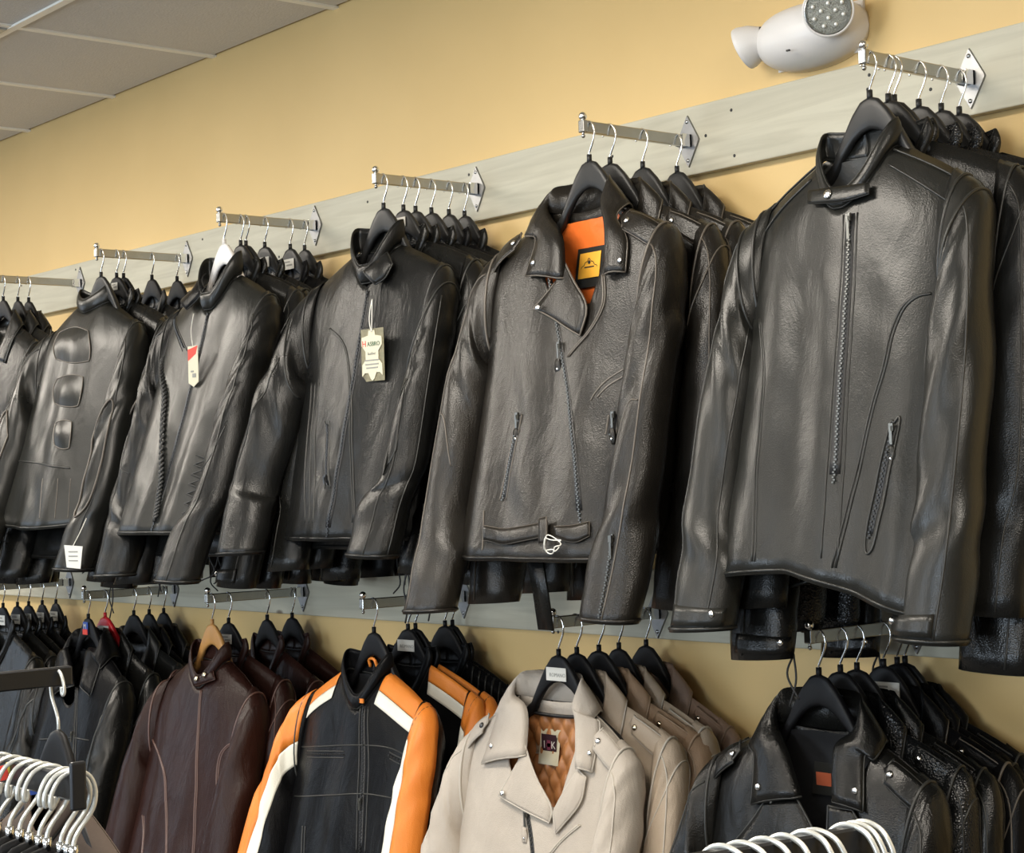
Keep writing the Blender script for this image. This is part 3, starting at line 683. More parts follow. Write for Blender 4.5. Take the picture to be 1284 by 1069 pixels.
def spot(arm, i):
    T = TIP[arm]
    if arm in NECK and i == 1: return np.array([T[0], max(float(onX(*NECK[arm][1], T[0])[1]), spot(arm, 0)[1]+.05), T[2]-.066])
    if arm in NECK and i > 1: return np.array([T[0], min(-.062, max(float(onX(*NECK[arm][i], T[0])[1]), spot(arm, i-1)[1]+.016)), T[2]-.066])
    y = onX(*NECK[arm][i], T[0])[1] if arm in NECK else -.30
    return np.array([T[0], float(np.clip(y, -.312, -.062)), T[2]-.066])
def rear(arm, i, mat, desc, yaw=0., swing=None, collar='band', epaul=False, snapm=SILV, edgemat=SEAM, hang={}, seams=True, **k):
    L = spot(arm, i); n = len(NECK[arm]); r = random.Random(hash((arm, i)) if False else ord(arm[0])*100+ord(arm[1])*10+i)
    sw = (.11*(1-i/max(n-1, 1))+.015) if swing is None else swing
    kw = dict(hero=False, f0=.013, f1=.034, b0=.015, b1=.022, sd=.036, swing=sw, fold=.004, zn=-.082, zb=-.09, zs=-.158+r.uniform(-.008, .008), cuff=-.88+r.uniform(-.03, .03), hem=-.79+r.uniform(-.03, .02), xs=.246+r.uniform(-.008, .012), sx=.062, cx=.048, sfwd=.035, sfold=1.2)
    kw.update(k)
    if L[1] > -.09: kw.update(sd=.034, b0=.012, b1=.016, swing=max(kw['swing'], .02))
    j = Jacket('leather_jacket', '%s, %s on %s' % (desc, ORD[i], ARMS[arm][1]), 'jackets on the wall arms', L, yaw+r.uniform(-.03, .04)+(.10 if 0 < i < n-2 else 0.), mat, **kw)
    j.body(); j.sleeves(cuffs=False); j.armhole(edgemat, .0026, .085)
    if seams:
        j.sseam(1, [(-.75, .10), (-.8, .4), (-1.0, .7), (-1.1, .99)], edgemat); j.sseam(1, [(.5, .10), (.5, .5), (.6, .99)], edgemat)
        if i % 2: j.sseam(1, [(-2.2, .27), (-1.2, .30), (-.2, .27), (.6, .25)], edgemat)
        j.sseam(-1, [(-1.0, .10), (-1.0, .5), (-1.2, .99)], edgemat)
    if collar == 'band': j.band_collar(.040)
    elif collar == 'fold': j.fold_collar([(.045, j.zf-.01), (.062, -.15), (.078, -.10)], [(.115, -.215), (.125, -.165), (.13, -.135)], edgemat=edgemat)
    if epaul:
        for sd in (-1, 1): j.epaulette(sd, snapmat=snapm, edgemat=edgemat)
    hanger(arm, i, L, j.yaw, **hang)
    return j

# ---- A1: plain band-collar jacket in front, five behind it
L = spot('A1', 0)
J = Jacket('leather_jacket', 'large plain charcoal-black leather jacket with snapped band collar and centre zip', 'jackets on the wall arms', L, -.03, OLV, shift=-.02, hemtilt=-.055,
           xs=.230, zf=-.193, f0=.05, f1=.085, swing=.125, hem=-.800, wh=.248, ww=.24, wa=.24, cuff=-.905, hemsag=-.02, sd=.052, fold=.012, sx=.058, cx={-1: .055, 1: .062}, cr=.062, zs=-.176, sfwd={-1: .05, 1: .012}, pw=1.9, x0=.0, xn=.080)
j = J; j.body(); j.sleeves(); j.armhole(r=.003, t=.055); j.lining(LING, bot=-.78, w=.20)
for sd in (-1, 1):
    aa = np.linspace(-np.pi*1.0, .5*np.pi, 30); b = MB(); b.tube(j.S(sd, aa, .175+.02*np.cos(aa), .0016), .0028, 6); b.build('sleeve_band_seam', SEAM, j.sl[sd])
    j.sseam(sd, [(-.75, .18), (-.65, .45), (-.85, .75), (-.95, .99)], r=.0022); j.sseam(sd, [(-2.5, .2), (-2.4, .6), (-2.3, .99)])
c, G = j.band_collar(.046, lean=-.002, gap=.03, hf=.040)
tb = j.patch('collar_tab', j.PX([(1020, 243), (1060, 238), (1095, 233)]), j.PX([(1020, 258), (1060, 256), (1095, 246)]), OLV, .012, .002, 12, 6, .004, edge=(SEAM, .0016))
j.snap(*j.px(1046, 248), .0085, SILV, .017, tb)
j.zipper(j.PX([(1067, 268), (1061, 380), (1053, 500), (1046, 605)]), .018, ZIP, pull_at=.03, pull_len=.034)
for dx in (-.014, .014): j.seam([(x+dx, z) for x, z in j.PX([(1067, 268), (1061, 380), (1053, 500), (1046, 605), (1040, 700)])])
j.seam(j.PX([(953, 400), (957, 467), (947, 592), (943, 704)]), r=.0022, double=.006)
j.seam(j.PX([(1168, 368), (1151, 372), (1134, 387), (1121, 417), (1112, 456), (1095, 515), (1070, 622), (1048, 712)]), r=.0026, double=-.006)
j.zipper(j.PX([(1121, 534), (1106, 605), (1091, 674)]), .012, BZIP, pull_at=.02, pull_len=.024, pmat=ZIP)
b = MB(); pz = j.PX([(1121, 530), (1128, 534), (1098, 678), (1086, 676), (1115, 540), (1121, 530)]); q = spline(pz, 40); b.tube(j.F(q[:, 0], q[:, 1], .002), .002, 5, False); b.build('pocket_welt', SEAM, j.root)
for sd in (-1, 1):
    x = np.linspace(.085, .225, 16); P = j.F(sd*x, j.zsl(x)-.035-.02*(x-.08)/.15, .002); b = MB(); b.tube(P, .0024, 5); b.build('shoulder_seam', SEAM, j.root)
    P = j.F(sd*x, j.zsl(x)-.010, .002); b = MB(); b.tube(P, .0022, 5); b.build('shoulder_seam', SEAM, j.root)
b = MB(); P = j.D(np.stack([np.array([-.012, -.004, .006, .014]), np.full(4, .012), np.array([-.128, -.139, -.139, -.128])], -1)); b.tube(spline(P, 14), .003, 6); b.build('hanging_loop', SEAM, j.root)
j.cuffstrap(-1); j.cuffstrap(1)
hanger('A1', 0, L, -.03, HGRY, 'dark grey plastic')
for i, m, kk in [(1, BLK2, dict(swing=.085, xs=.236)), (2, BLK, dict(swing=.07, cuff=-.96)), (3, PEB, dict(swing=.05, xs=.258, sd=.05, sx=.08, cuff=-.92)), (4, PEB, dict(swing=.025, xs=.25, cuff=-.93)), (5, BLK, dict(swing=.0, xs=.25, cuff=-.98))]:
    d = {1: 'soft black leather jacket', 2: 'black leather jacket with long sleeves', 3: 'pebbled black leather jacket with wide sleeve', 4: 'pebbled black leather jacket', 5: 'black leather jacket nearest the wall'}[i]
    jj = rear('A1', i, m, d, hang=dict(mat=HGRY, kind='dark grey plastic'), **kk)
    if i in (2, 5): jj.cuffstrap(-1); jj.cuffcord(-1)

# ---- A2: distressed biker jackets
def biker_front(j, P, edgemat, zipmat=ZIP, snapm=SILV):
    """P: dict of photo pixels for lapel, zips, belt"""
    if 'lapA' in P:
        lp = j.patch('lapel', j.PX(P['lapA']), j.PX(P['lapB']), j.mat, .008, .006, 14, 10, .003, edge=(edgemat, .0024))
        if 'lapsnap' in P: j.snap(*j.px(*P['lapsnap']), .0065, snapm, .016, lp)
    if 'lapC' in P:
        j.patch('lapel', j.PX(P['lapC']), j.PX(P['lapD']), j.mat, .007, .005, 14, 10, .003, edge=(edgemat, .0022))
    if 'zip' in P: j.zipper(j.PX(P['zip']), .013, zipmat, pull_at=P.get('pull', 0), pull_len=.022)
    for e in P.get('edges', []): j.seam(j.PX(e), edgemat, .0024, off=.002, double=.005)
    for e in P.get('pockets', []): j.zipper(j.PX(e), .012, zipmat, pull_at=.02, pull_len=.02); q = j.PX(e); j.seam([(x-.009, z) for x, z in q], edgemat, .0018); j.seam([(x+.009, z) for x, z in q], edgemat, .0018)
    for e in P.get('seams', []): j.seam(j.PX(e), edgemat, .002)
L = spot('A2', 0)
J = Jacket('leather_jacket', 'distressed brown-black biker jacket showing a bright orange satin lining', 'jackets on the wall arms', L, -.02, DIS, shift=-.03, pwl=4.5, pwr=2.2, xo=.135,
           xs=.262, zf=-.292, x0=.040, pw=1.0, f0=.046, f1=.075, b0=.024, swing=.145, hem=-.795, wh=.252, ww=.245, wa=.242, cuff=-.905, sd=.052, fold=.012, sx=.055, cx={-1: .05, 1: .058}, cr=.062, sfwd={-1: .05, 1: .02}, zs=-.166, xn=.085)
j = J; j.x0, j.zf = j.px(743, 380); j.body(); j.sleeves(); j.armhole(SEAMD, .003, .06); lo = j.lining(LINO, top=-.118, bot=-.45)
j.fold_collar({-1: j.PX([(707, 350), (704, 300)], .014)+[(-.082, -.09)], 1: j.PX([(758, 345), (758, 290)], .014)+[(.088, -.09)]}, {-1: j.PX([(659, 346), (672, 300)], .009)+[(-.142, -.132)], 1: j.PX([(784, 341), (786, 300)], .009)+[(.142, -.132)]}, edgemat=SEAMD, tipsnap=SILV, rise=.050)
biker_front(j, dict(lapA=[(705, 349), (690, 368), (673, 388)], lapB=[(706, 318), (722, 350), (739, 384), (731, 422)], lapsnap=(681, 388),
    zip=[(690, 350), (697, 395), (705, 440), (714, 500), (721, 570), (728, 655)], pull=.38,
    edges=[[(756, 345), (757, 372), (752, 392), (735, 420), (713, 447)]], pockets=[[(652, 520), (641, 575), (631, 627)], [(770, 520), (766, 545)]],
    seams=[[(784, 462), (762, 476), (747, 492), (741, 502)], [(786, 470), (764, 483), (749, 498)], [(607, 640), (605, 690)]]), SEAMD)
lx_, lz_ = j.pin(741, 335, .015)
o, P0 = j.inner_label(.082, .082, lx_, lz_, SEAM)
o2, P1 = j.inner_label(.064, .052, lx_+.002, lz_+.004, YELL, .0165, 'label_face')
o2.parent = o
# crest print on the amber label
b = MB(); b.tube(spline([P1+np.array([x, -.0012, z]) for x, z in [(-.026, -.010), (-.022, -.002), (-.016, .000), (-.012, .006), (-.006, .008), (0, .014), (.006, .008), (.012, .006), (.016, 0), (.022, -.002), (.026, -.010)]], 40), .0007, 4); b.tube([P1+np.array([-.026, -.0012, -.010]), P1+np.array([.026, -.0012, -.010])], .0008, 4); b.box(P1+np.array([0, -.0012, -.004]), (.030, .0006, .003)); b.ball(P1+np.array([0, -.0012, .006]), .004, 8, 5, (1, .1, 1)); b.build('crest_print', INK, o, False)
b = MB(); b.box(P0+np.array([.004, -.0012, -.032]), (.006, .0005, .004)); b.build('size_print', PAPER, o, False)
for sd in (-1, 1):
    j.epaulette(sd, edgemat=SEAMD); j.sseam(sd, [(-.9, .09), (-.8, .4), (-1.0, .7), (-1.15, .99)], SEAMD, .002); j.sseam(sd, [(-1.0, .60), (-1.6, .57), (-2.3, .60)], SEAMD)
j.cuffzip(1, -1.25); 
# belt across the hem with its loop and buckle end
for nm, A_, B_ in [('belt', [(609, 660), (640, 664), (690, 655)], [(609, 678), (640, 682), (690, 672)]), ('belt_end', [(699, 661), (720, 660), (740, 655)], [(702, 673), (722, 680), (740, 673)])]:
    j.patch(nm, j.PX(A_), j.PX(B_), DIS, .007, .002, 18, 5, .004, edge=(SEAMD, .0018))
j.patch('belt_loop', j.PX([(682, 652), (682, 668), (682, 684)]), j.PX([(692, 650), (692, 666), (692, 682)]), DIS, .013, .001, 8, 4, .003, edge=(SEAMD, .0014))
b = MB(); q = j.F(np.array([j.px(700, 684)[0]]), np.array([j.px(700, 684)[1]]), .012)[0]; a = np.linspace(0, 4*np.pi, 60); b.tube(q[None]+np.stack([.022*np.cos(a)+.004*np.sin(3*a), -.004+.004*np.sin(2*a), .014*np.sin(a)+.005*np.cos(2.3*a)], -1), .0012, 5); b.build('belt_tie_wire', STRG, j.root)
hq = j.F(np.array([-.02]), np.array([j.hem+.02]), -.02)[0]
b = MB(); G = np.stack([np.stack([hq+np.array([dx, 0, 0]), hq+np.array([dx+.004, .01, -.07]), hq+np.array([dx+.012, .015, -.15])]) for dx in (.03, .075)], 1); b.grid(G); b.build('hanging_strap', BLK, j.root, True, .004, 0)
hanger('A2', 0, L, .02, HGRY, 'dark grey plastic')
for i in (1, 2, 3):
    jj = rear('A2', i, DIS, 'distressed brown-black biker jacket', collar='fold', epaul=True, edgemat=SEAMD, hang=dict(mat=HGRY, kind='dark grey plastic'), xs=.258, sd=.045, sx=.07, f1=.04, swing=[0, .075, .045, .01][i], zf=-.2)
    jj.cuffzip(1, -1.2)
    if i == 2: jj.cords(2, .07)

# ---- A3: scooter jacket with the hide-shaped hang tag
L = spot('A3', 0)
J = Jacket('leather_jacket', 'smooth black scooter jacket with open stand collar and cream hide-shaped hang tag', 'jackets on the wall arms', L, .04, BLK2, shift=-.015,
           xs=.252, zf=-.190, x0=.030, f0=.048, f1=.08, swing=.12, hem=-.765, wh=.252, cuff=-.80, sd=.052, fold=.012, sx={-1: .08, 1: .06}, cx={-1: .085, 1: .05}, cr=.066, slean={-1: .05, 1: .05}, elb={-1: .03, 1: 0}, zs=-.172, pw=1.4, cu=0)
j = J; j.body(); j.sleeves(); j.armhole(t=.06); j.lining(LINB)
c, G = j.band_collar(.055, lean=.004, gap=.10, hf=.055, flop=.012)
fl = j.patch('collar_flap', j.PX([(464, 345), (478, 333), (492, 322)]), j.PX([(478, 360), (490, 352), (499, 336)]), BLK2, .020, .006, 10, 6, .004, edge=(SEAM, .0022))
j.seam(j.PX([(415, 412), (428, 425), (437, 450), (441, 500), (443, 580), (444, 655)]), r=.0026, double=-.006)
j.zipper(j.PX([(411, 532), (411, 570), (411, 607)]), .012, BZIP, pull_at=.9, pull_len=.008, leatherpull=False)
for dx in (-.010, .010): q = j.PX([(411, 528), (411, 612)]); j.seam([(x+dx, z) for x, z in q], r=.002)
for u in (383, 388, 393): j.seam(j.PX([(u+8, 480), (u+2, 560), (u, 655)]), r=.002)
j.zipper([(.035, -.20), (.03, -.45), (.02, -.755)], .014, BZIP, puller=False)
for sd in (-1, 1):
    aa = np.linspace(-np.pi*.95, .4*np.pi, 26); b = MB(); b.tube(j.S(sd, aa, .30-.06*np.cos(aa*1.0), .0016), .0026, 6); b.build('sleeve_band_seam', SEAM, j.sl[sd])
    j.sseam(sd, [(-1.3, .36), (-1.25, .6), (-1.2, .99)], r=.002); j.sseam(sd, [(-.3, .3), (-.2, .99)], r=.002)
b = MB(); b.tube(j.S(1, np.array([-1.6, -1.55, -1.2, -1.25, -1.6]), np.array([.52, .70, .66, .50, .52]), .002), .0024, 5, False); b.build('elbow_panel_seam', SEAM, j.sl[1])
hanger('A3', 0, L, .06, HGRY, 'dark grey plastic')
TAGJ = j
for i in range(1, 6):
    jj = rear('A3', i, [0, BLK, BLK2, BLK, DEEP, BLK2][i], ['', 'glossy black leather jacket with cuff zip', 'black leather jacket with shoulder yoke seam', 'black leather jacket', 'deep black leather jacket', 'black leather jacket nearest the wall'][i], hang=dict(mat=HGRY, kind='dark grey plastic', sticker=(.03, .022, .0, -.03) if i == 1 else None), sd=.042, sx=.07, swing=[0, .14, .11, .07, .04, .01][i], cuff=-.84 if i < 3 else -.87)
    if i in (1, 2): jj.cuffzip(1, -1.3); jj.cuffcord(1, .12)
    if i in (3, 4): jj.cords(2, .12)

# ---- A4: braided-seam jacket
L = spot('A4', 0)
J = Jacket('leather_jacket', 'charcoal leather jacket with a braided seam down the front and laced side', 'jackets on the wall arms', L, .0, OLV,
           xs=.245, zf=-.185, x0=.02, f0=.05, f1=.08, swing=.19, hem=-.755, wh=.255, cuff=-.87, sd=.052, fold=.010, sx=.065, cx=.05, cr=.068, zs=-.170, slean={-1: -.05, 1: .02})
j = J; j.body(); j.sleeves(BLK2); j.armhole(t=.07); j.lining(LINB)
j.band_collar(.062, lean=.002, gap=.10, hf=.055, flop=.016)
fl = j.patch('collar_flap', j.PX([(236, 382), (250, 368), (262, 352)]), j.PX([(243, 392), (256, 380), (265, 366)]), DEEP, .022, .007, 10, 6, .004, edge=(SEAM, .002))
bp = spline(j.PX([(197, 440), (204, 460), (207, 490), (206, 530), (204, 580), (201, 620), (196, 652)]), 44)
PB = j.F(bp[:, 0], bp[:, 1], .003); b = MB()
for i in range(len(PB)-1):
    d = PB[i+1]-PB[i]
    for sg in (-1, 1): b.tube([PB[i]+np.array([sg*.012, 0, .004]), PB[i]+d*.6+np.array([0, -.005, 0]), PB[i]+d*1.2+np.array([-sg*.003, -.003, -.002])], .0034, 5)
b.build('braid', GREY, j.root)
j.zipper(j.PX([(216, 397), (222, 415), (231, 436)]), .010, BZIP, puller=False); 
for dx in (-.012, .012): q = j.PX([(216, 394), (222, 415), (232, 440)]); j.seam([(x+dx, z) for x, z in q], r=.002)
q = j.PX([(180, 545), (172, 580), (163, 612)]); j.seam([(x, z) for x, z in q], r=.0026, double=.012)
j.zipper([(.02, -.19), (.015, -.45), (.01, -.745)], .014, BZIP, puller=False)
for sd in (-1, 1): j.sseam(sd, [(-1.0, .08), (-.9, .4), (-1.3, .7), (-1.2, .99)], r=.0022); j.sseam(sd, [(-2.3, .60), (-1.5, .63), (-.9, .60)], r=.0018)
b = MB()
for k in range(9):
    z = -.56-.024*k; xx = .16
    P = j.F(np.array([xx-.025, xx+.02, xx-.025]), np.array([z, z-.012, z-.024]), .006); b.tube(P, .0022, 5)
P0 = j.F(np.array([.16]), np.array([-.755]), .006)[0]; b.tube(spline([P0, P0+np.array([-.02, -.01, -.05]), P0+np.array([.01, -.01, -.10])], 10), .0022, 5); b.build('side_lacing', CORD, j.root)
hanger('A4', 0, L, 0, WPL, 'grey-white plastic')
TAG4 = j
for i in range(1, 6):
    jj = rear('A4', i, [0, BLK2, BLK, BLK, DEEP, BLK2][i], ['', 'soft black leather jacket with wide sleeve', 'black leather jacket', 'black leather jacket with laces', 'deep black leather jacket', 'black leather jacket nearest the wall'][i], hang=dict(mat=HGRY, kind='dark grey plastic', sticker=(.055, .028, .0, -.045) if i in (3, 4) else None), sd=.042, sx=.07, swing=[0, .15, .11, .07, .03, .005][i])
    if i in (2, 3): jj.cords(3, .14)
    if i == 1: jj.cuffstrap(1)

# ---- A5: jacket hung back-out with three padded panels
L = spot('A5', 0)
J = Jacket('leather_jacket', 'charcoal racing jacket hung back outwards showing three padded spine panels', 'jackets on the wall arms', L, .10, OLV, shift=-.04,
           xs=.240, zf=-.105, zn=-.080, f0=.050, f1=.10, swing=.16, hem=-.735, wh=.275, cuff=-.85, sd=.052, fold=.010, sx=.065, cx=.05, cr=.064, zs=-.165, slean={-1: .06, 1: .0}, hemsag=.02)
j = J; j.body(); j.sleeves(); j.armhole(t=.07); j.band_collar(.050, lean=-.006, gap=.0)
for k, (a, c) in enumerate([([(74, 416), (94, 410), (114, 413)], [(67, 452), (90, 455), (116, 455)]), ([(70, 473), (90, 470), (107, 471)], [(66, 507), (85, 510), (100, 511)]), ([(70, 529), (80, 527), (92, 527)], [(68, 560), (78, 563), (88, 564)])]):
    j.patch('padded_panel', j.PX(a), j.PX(c), OLV, .002, .008, 18, 12, 0, edge=(SEAMD, .0022), rnd=.22)
j.seam(j.PX([(14, 578), (45, 580), (88, 587)]), r=.0028); 
for u in (50, 69, 85): j.seam(j.PX([(u+4, 600), (u, 650)]), SEAMD, .0016)
for k in range(4): j.seam(j.PX([(52-2*k, 415+6*k), (47-3*k, 450), (50-3*k, 485)]), r=.0018)
for sd in (-1, 1):
    j.sseam(sd, [(-.9, .08), (-.8, .4), (-.9, .7), (-1.0, .99)], r=.0022)
    aa = np.array([-2.0, -1.4, -.9, -1.0, -1.5, -2.0, -2.0]); tt = np.array([.48, .46, .50, .72, .80, .70, .48]); q = spline(np.stack([aa, tt], -1), 40); b = MB(); b.tube(j.S(sd, q[:, 0], q[:, 1], .003), .003, 5, False); b.build('elbow_panel_piping', SEAMD, j.sl[sd])
hanger('A5', 0, L, .1, HGRY, 'dark grey plastic')
for i in range(1, 5):
    jj = rear('A5', i, [0, BLK, BLK, BLK2, DEEP][i], ['', 'glossy black leather jacket with padded elbow', 'glossy black leather jacket', 'black leather jacket', 'deep black leather jacket'][i], hang=dict(sticker=(.03, .022, 0, -.03) if i == 1 else None), sd=.045, sx=.07, swing=[0, .17, .13, .06, .01][i], cuff=[0, -.88, -.90, -.85, -.85][i])
    if i in (1, 2):
        aa = np.array([-1.9, -1.3, -.7, -.8, -1.4, -1.9, -1.9]); tt = np.array([.46, .44, .48, .70, .82, .68, .46]); q = spline(np.stack([aa, tt], -1), 40); b = MB(); b.tube(jj.S(1, q[:, 0], q[:, 1], .004), .003, 5, False); b.build('elbow_panel_piping', SEAMD, jj.sl[1])
    if i in (2, 3): jj.cuffcord(1, .1); jj.cords(2, .1)

# ---- A6: shirt-collared jackets at the end of the row
for i in range(3):
    jj = rear('A6', i, [BLK, BLK2, BLK][i], ['black leather jacket', 'soft black shirt-collared leather jacket', 'black leather jacket'][i], collar='fold', swing=[.14, .10, .04][i], sd=.05, f0=.035, f1=.06, hang=dict(kind='black plastic'))
    if i == 1: jj.zipper([(.01, -.22), (.005, -.5), (0, -.77)], .012, BZIP, puller=False)

# ---- B1: black biker jackets with silver snaps
L = spot('B1', 0)
J = Jacket('leather_jacket', 'glossy black biker jacket with wide lapels, silver snaps and red neck label', 'jackets on the wall arms', L, 0.0, BLK, pwl=3., pwr=2.2, xo=.13,
           xs=.245, zf=-.34, x0=.035, pw=1.0, f0=.050, f1=.08, b0=.024, swing=.14, hem=-.79, wh=.252, cuff=-.90, sd=.055, fold=.012, sx=.068, cx=.055, zs=-.175, xn=.09)
j = J; j.x0, j.zf = j.px(1030, 1085); j.body(); j.sleeves(); j.armhole(SEAM, .003, .06); j.lining(LINB, bot=-.5)
j.fold_collar({-1: j.PX([(1004, 1000), (985, 940)], .014)+[(-.085, -.09)], 1: j.PX([(1042, 1004), (1044, 940)], .014)+[(.090, -.09)]}, {-1: j.PX([(942, 1008), (946, 950)], .009)+[(-.140, -.132)], 1: j.PX([(1082, 1018), (1084, 950)], .009)+[(.142, -.132)]}, tipsnap=SILV, rise=.055)
biker_front(j, dict(lapA=[(962, 1006), (938, 1040), (905, 1085)], lapB=[(1002, 1000), (1030, 1060), (1035, 1120)], lapC=[(1042, 1010), (1040, 1060), (1040, 1110)], lapD=[(1072, 1016), (1085, 1050), (1060, 1110)], zip=[(972, 1005), (978, 1040), (985, 1075)], seams=[[(878, 985), (889, 1010), (893, 1069)]]), SEAM)
lx_, lz_ = j.pin(1034, 976, .015); o, P0 = j.inner_label(.05, .055, lx_, lz_, SEAM); b = MB(); b.box(P0+np.array([0, -.002, -.006]), (.034, .001, .034)); b.build('label_print', plain('rust_label', (.45, .10, .04), .6), o, False)
for sd in (-1, 1): j.epaulette(sd); j.sseam(sd, [(-.9, .09), (-.8, .4), (-1.0, .99)], r=.002)
b = MB(); q = j.F(np.array([.115]), np.array([-.245]), .016)[0]; a = np.linspace(0, 2*np.pi, 24); b.tube(q[None]+np.stack([.011*np.cos(a), 0*a, -.006+.011*np.sin(a)], -1), .0013, 6, False); b.build('snap_ring', SILV, j.root)
hanger('B1', 0, L, 0)
for i in range(1, 6):
    rear('B1', i, [0, PEB, BLK, DEEP, DEEP, DEEP][i], ['', 'pebbled black biker jacket', 'black biker jacket', 'deep black biker jacket with pale-edged epaulette', 'deep black biker jacket', 'deep black biker jacket nearest the wall'][i], collar='fold', epaul=True, edgemat=SEAMD if i == 3 else SEAM,
         hang=dict(sticker=(.03, .02, .02, -.045) if i == 1 else ((.075, .030, .0, -.045) if i == 3 else None)), swing=[0, .10, .08, .05, .03, .01][i], zf=-.2)

# ---- B2: cream and tan suede-finish bikers
L = spot('B2', 0)
J = Jacket('leather_jacket', 'cream suede-finish biker jacket with quilted tan lining and plum neck label', 'jackets on the wall arms', L, 0.0, CREAM, shift=-.03, pwl=4.5, pwr=2.2, xo=.135,
           xs=.245, zf=-.315, x0=.045, pw=1.0, f0=.050, f1=.08, b0=.024, swing=.14, hem=-.74, wh=.252, cuff=-.86, sd=.052, fold=.012, sx=.068, cx=.055, zs=-.185, xn=.095)
j = J; j.x0, j.zf = j.px(697, 1012); j.body(); j.sleeves(); CEDG = plain('cream_piping', (.46, .42, .36), .5); j.armhole(CEDG, .003, .06); j.lining(LINQ, top=-.125, bot=-.5, quilt=True)
j.fold_collar({-1: j.PX([(658, 948), (659, 890)], .014)+[(-.093, -.09)], 1: j.PX([(722, 962), (720, 900)], .014)+[(.095, -.09)]}, {-1: j.PX([(604, 957), (622, 900)], .009)+[(-.150, -.135)], 1: j.PX([(742, 968), (752, 905)], .009)+[(.145, -.135)]}, edgemat=CEDG, tipsnap=SILV, rise=.045)
biker_front(j, dict(lapA=[(655, 953), (642, 975), (629, 998)], lapB=[(660, 925), (676, 975), (695, 1012), (692, 1032)], lapsnap=(637, 995), lapC=[(728, 965), (712, 990), (697, 1018)], lapD=[(737, 975), (728, 1010), (700, 1045)], zip=[(662, 1020), (666, 1045), (669, 1075)], edges=[[(726, 1034), (705, 1052), (690, 1069)]]), CEDG)
lx_, lz_ = j.pin(690, 936, .015); o, P0 = j.inner_label(.062, .072, lx_, lz_, CREAMP); b = MB(); b.box(P0+np.array([0, -.0016, .002]), (.046, .001, .048)); k = b.build('label_face', PLUM, o, False)
text(k, 'I', .022, PAPER, P0+np.array([-.014, -.0026, .004])); text(k, 'K', .022, PAPER, P0+np.array([.014, -.0026, .004]))
b = MB(); b.box(P0+np.array([0, -.0024, .004]), (.011, .0006, .020)); b.box(P0+np.array([0, -.0024, .004]), (.016, .0006, .008)); b.build('motif', ROSE, k, False)
b = MB(); b.box(P0+np.array([0, -.0024, -.014]), (.024, .0006, .0025)); b.build('small_print', PAPER, k, False); b = MB(); b.box(P0+np.array([.001, -.002, -.033]), (.016, .001, .010)); b.build('size_tab', PLUM, k, False)
b = MB(); x = np.linspace(-.09, .09, 20); P = j.D(np.stack([x, j.yb(x, np.full(20, -.128))-.013, -.128+.6*x*x], -1)); b.tube(P, .004, 6); b.build('neck_piping', LINB, j.root)
for sd in (-1, 1): j.epaulette(sd, edgemat=CEDG, snapmat=BZIP if sd < 0 else SILV); j.sseam(sd, [(-.9, .09), (-.8, .4), (-1.0, .99)], CEDG, .002)
hanger('B2', 0, L, .02, sticker=(.060, .027, 0, -.040, 'ROMANO', .011))
TEDG = plain('tan_piping', (.40, .29, .20), .5); UEDG = plain('taupe_piping', (.20, .14, .10), .5)
for i in range(1, 5):
    rear('B2', i, [0, TAN2, TAN, TAN2, TAUP][i], ['', 'pale sand biker jacket', 'tan biker jacket', 'pale beige biker jacket', 'taupe brown biker jacket'][i], collar='fold', epaul=True, edgemat=[0, CEDG, TEDG, CEDG, UEDG][i], snapm=[0, BRASS, BRASS, BZIP, SILV][i], swing=[0, .10, .07, .04, .01][i], sd=.045, zf=-.2)

# ---- B3: orange-striped racers
def stripes(j, sds=(-1, 1)):
    """orange and off-white bands along the shoulders and down the sleeves"""
    for sd in sds:
        x = np.linspace(j.xn+.004, j.xs-.004, 16)
        for nm, d0, d1, m in (('orange_band', .036, -.0, ORG), ('white_band', .066, .037, WHT)):
            v = np.linspace(0, 1, 6); X, Vv = np.meshgrid(x, v, indexing='ij'); Z = j.zsl(X)-(d0+(d1-d0)*Vv)
            b = MB(); b.grid(j.F(sd*X, Z, .003)); b.build(nm, m, j.root, True, .0015, 0)
        for nm, a0, a1, m in ((('orange_band', -1.62, .2, ORG), ('white_band', -2.15, -1.63, WHT)) if sd < 0 else (('orange_band', -1.15, .2, ORG), ('white_band', -1.66, -1.17, WHT))):
            a = np.linspace(a0, a1, 8); t = np.linspace(.03, .985, 50); A, T = np.meshgrid(a, t); b = MB(); b.grid(j.S(sd, A, T, .003)); b.build(nm, m, j.sl[sd], True, .0015, 0)
L = spot('B3', 0)
J = Jacket('leather_jacket', 'black racer jacket with orange and white stripes, zip pulled down', 'jackets on the wall arms', L, 0.0, DEEP, shift=-.02,
           xs=.245, zf=-.175, x0=.03, f0=.050, f1=.08, swing=.16, hem=-.77, wh=.252, cuff=-.88, sd=.055, fold=.010, sx=.075, cx=.075, zs=-.172, xn=.085, slean={-1: .04, 1: .0})
j = J; j.body(); j.sleeves(); j.armhole(SEAM, .0026, .06); j.lining(LINB); j.band_collar(.046, gap=.07, hf=.042, lean=.0); stripes(j)
j.zipper(j.PX([(457, 885), (456, 950), (454, 1008), (452, 1069)]), .012, BZIP, pull_at=.66, pull_len=.016, pmat=ZIP, leatherpull=False)
for dx in (-.013, .016): j.seam([(x+dx, z) for x, z in j.PX([(457, 885), (456, 950), (454, 1008), (452, 1069)])], r=.002)
j.seam(j.PX([(378, 936), (415, 935), (450, 934), (490, 938), (520, 952)]), r=.0022); j.seam(j.PX([(370, 998), (410, 997), (450, 995), (490, 1000), (508, 1008)]), r=.0022, double=0)
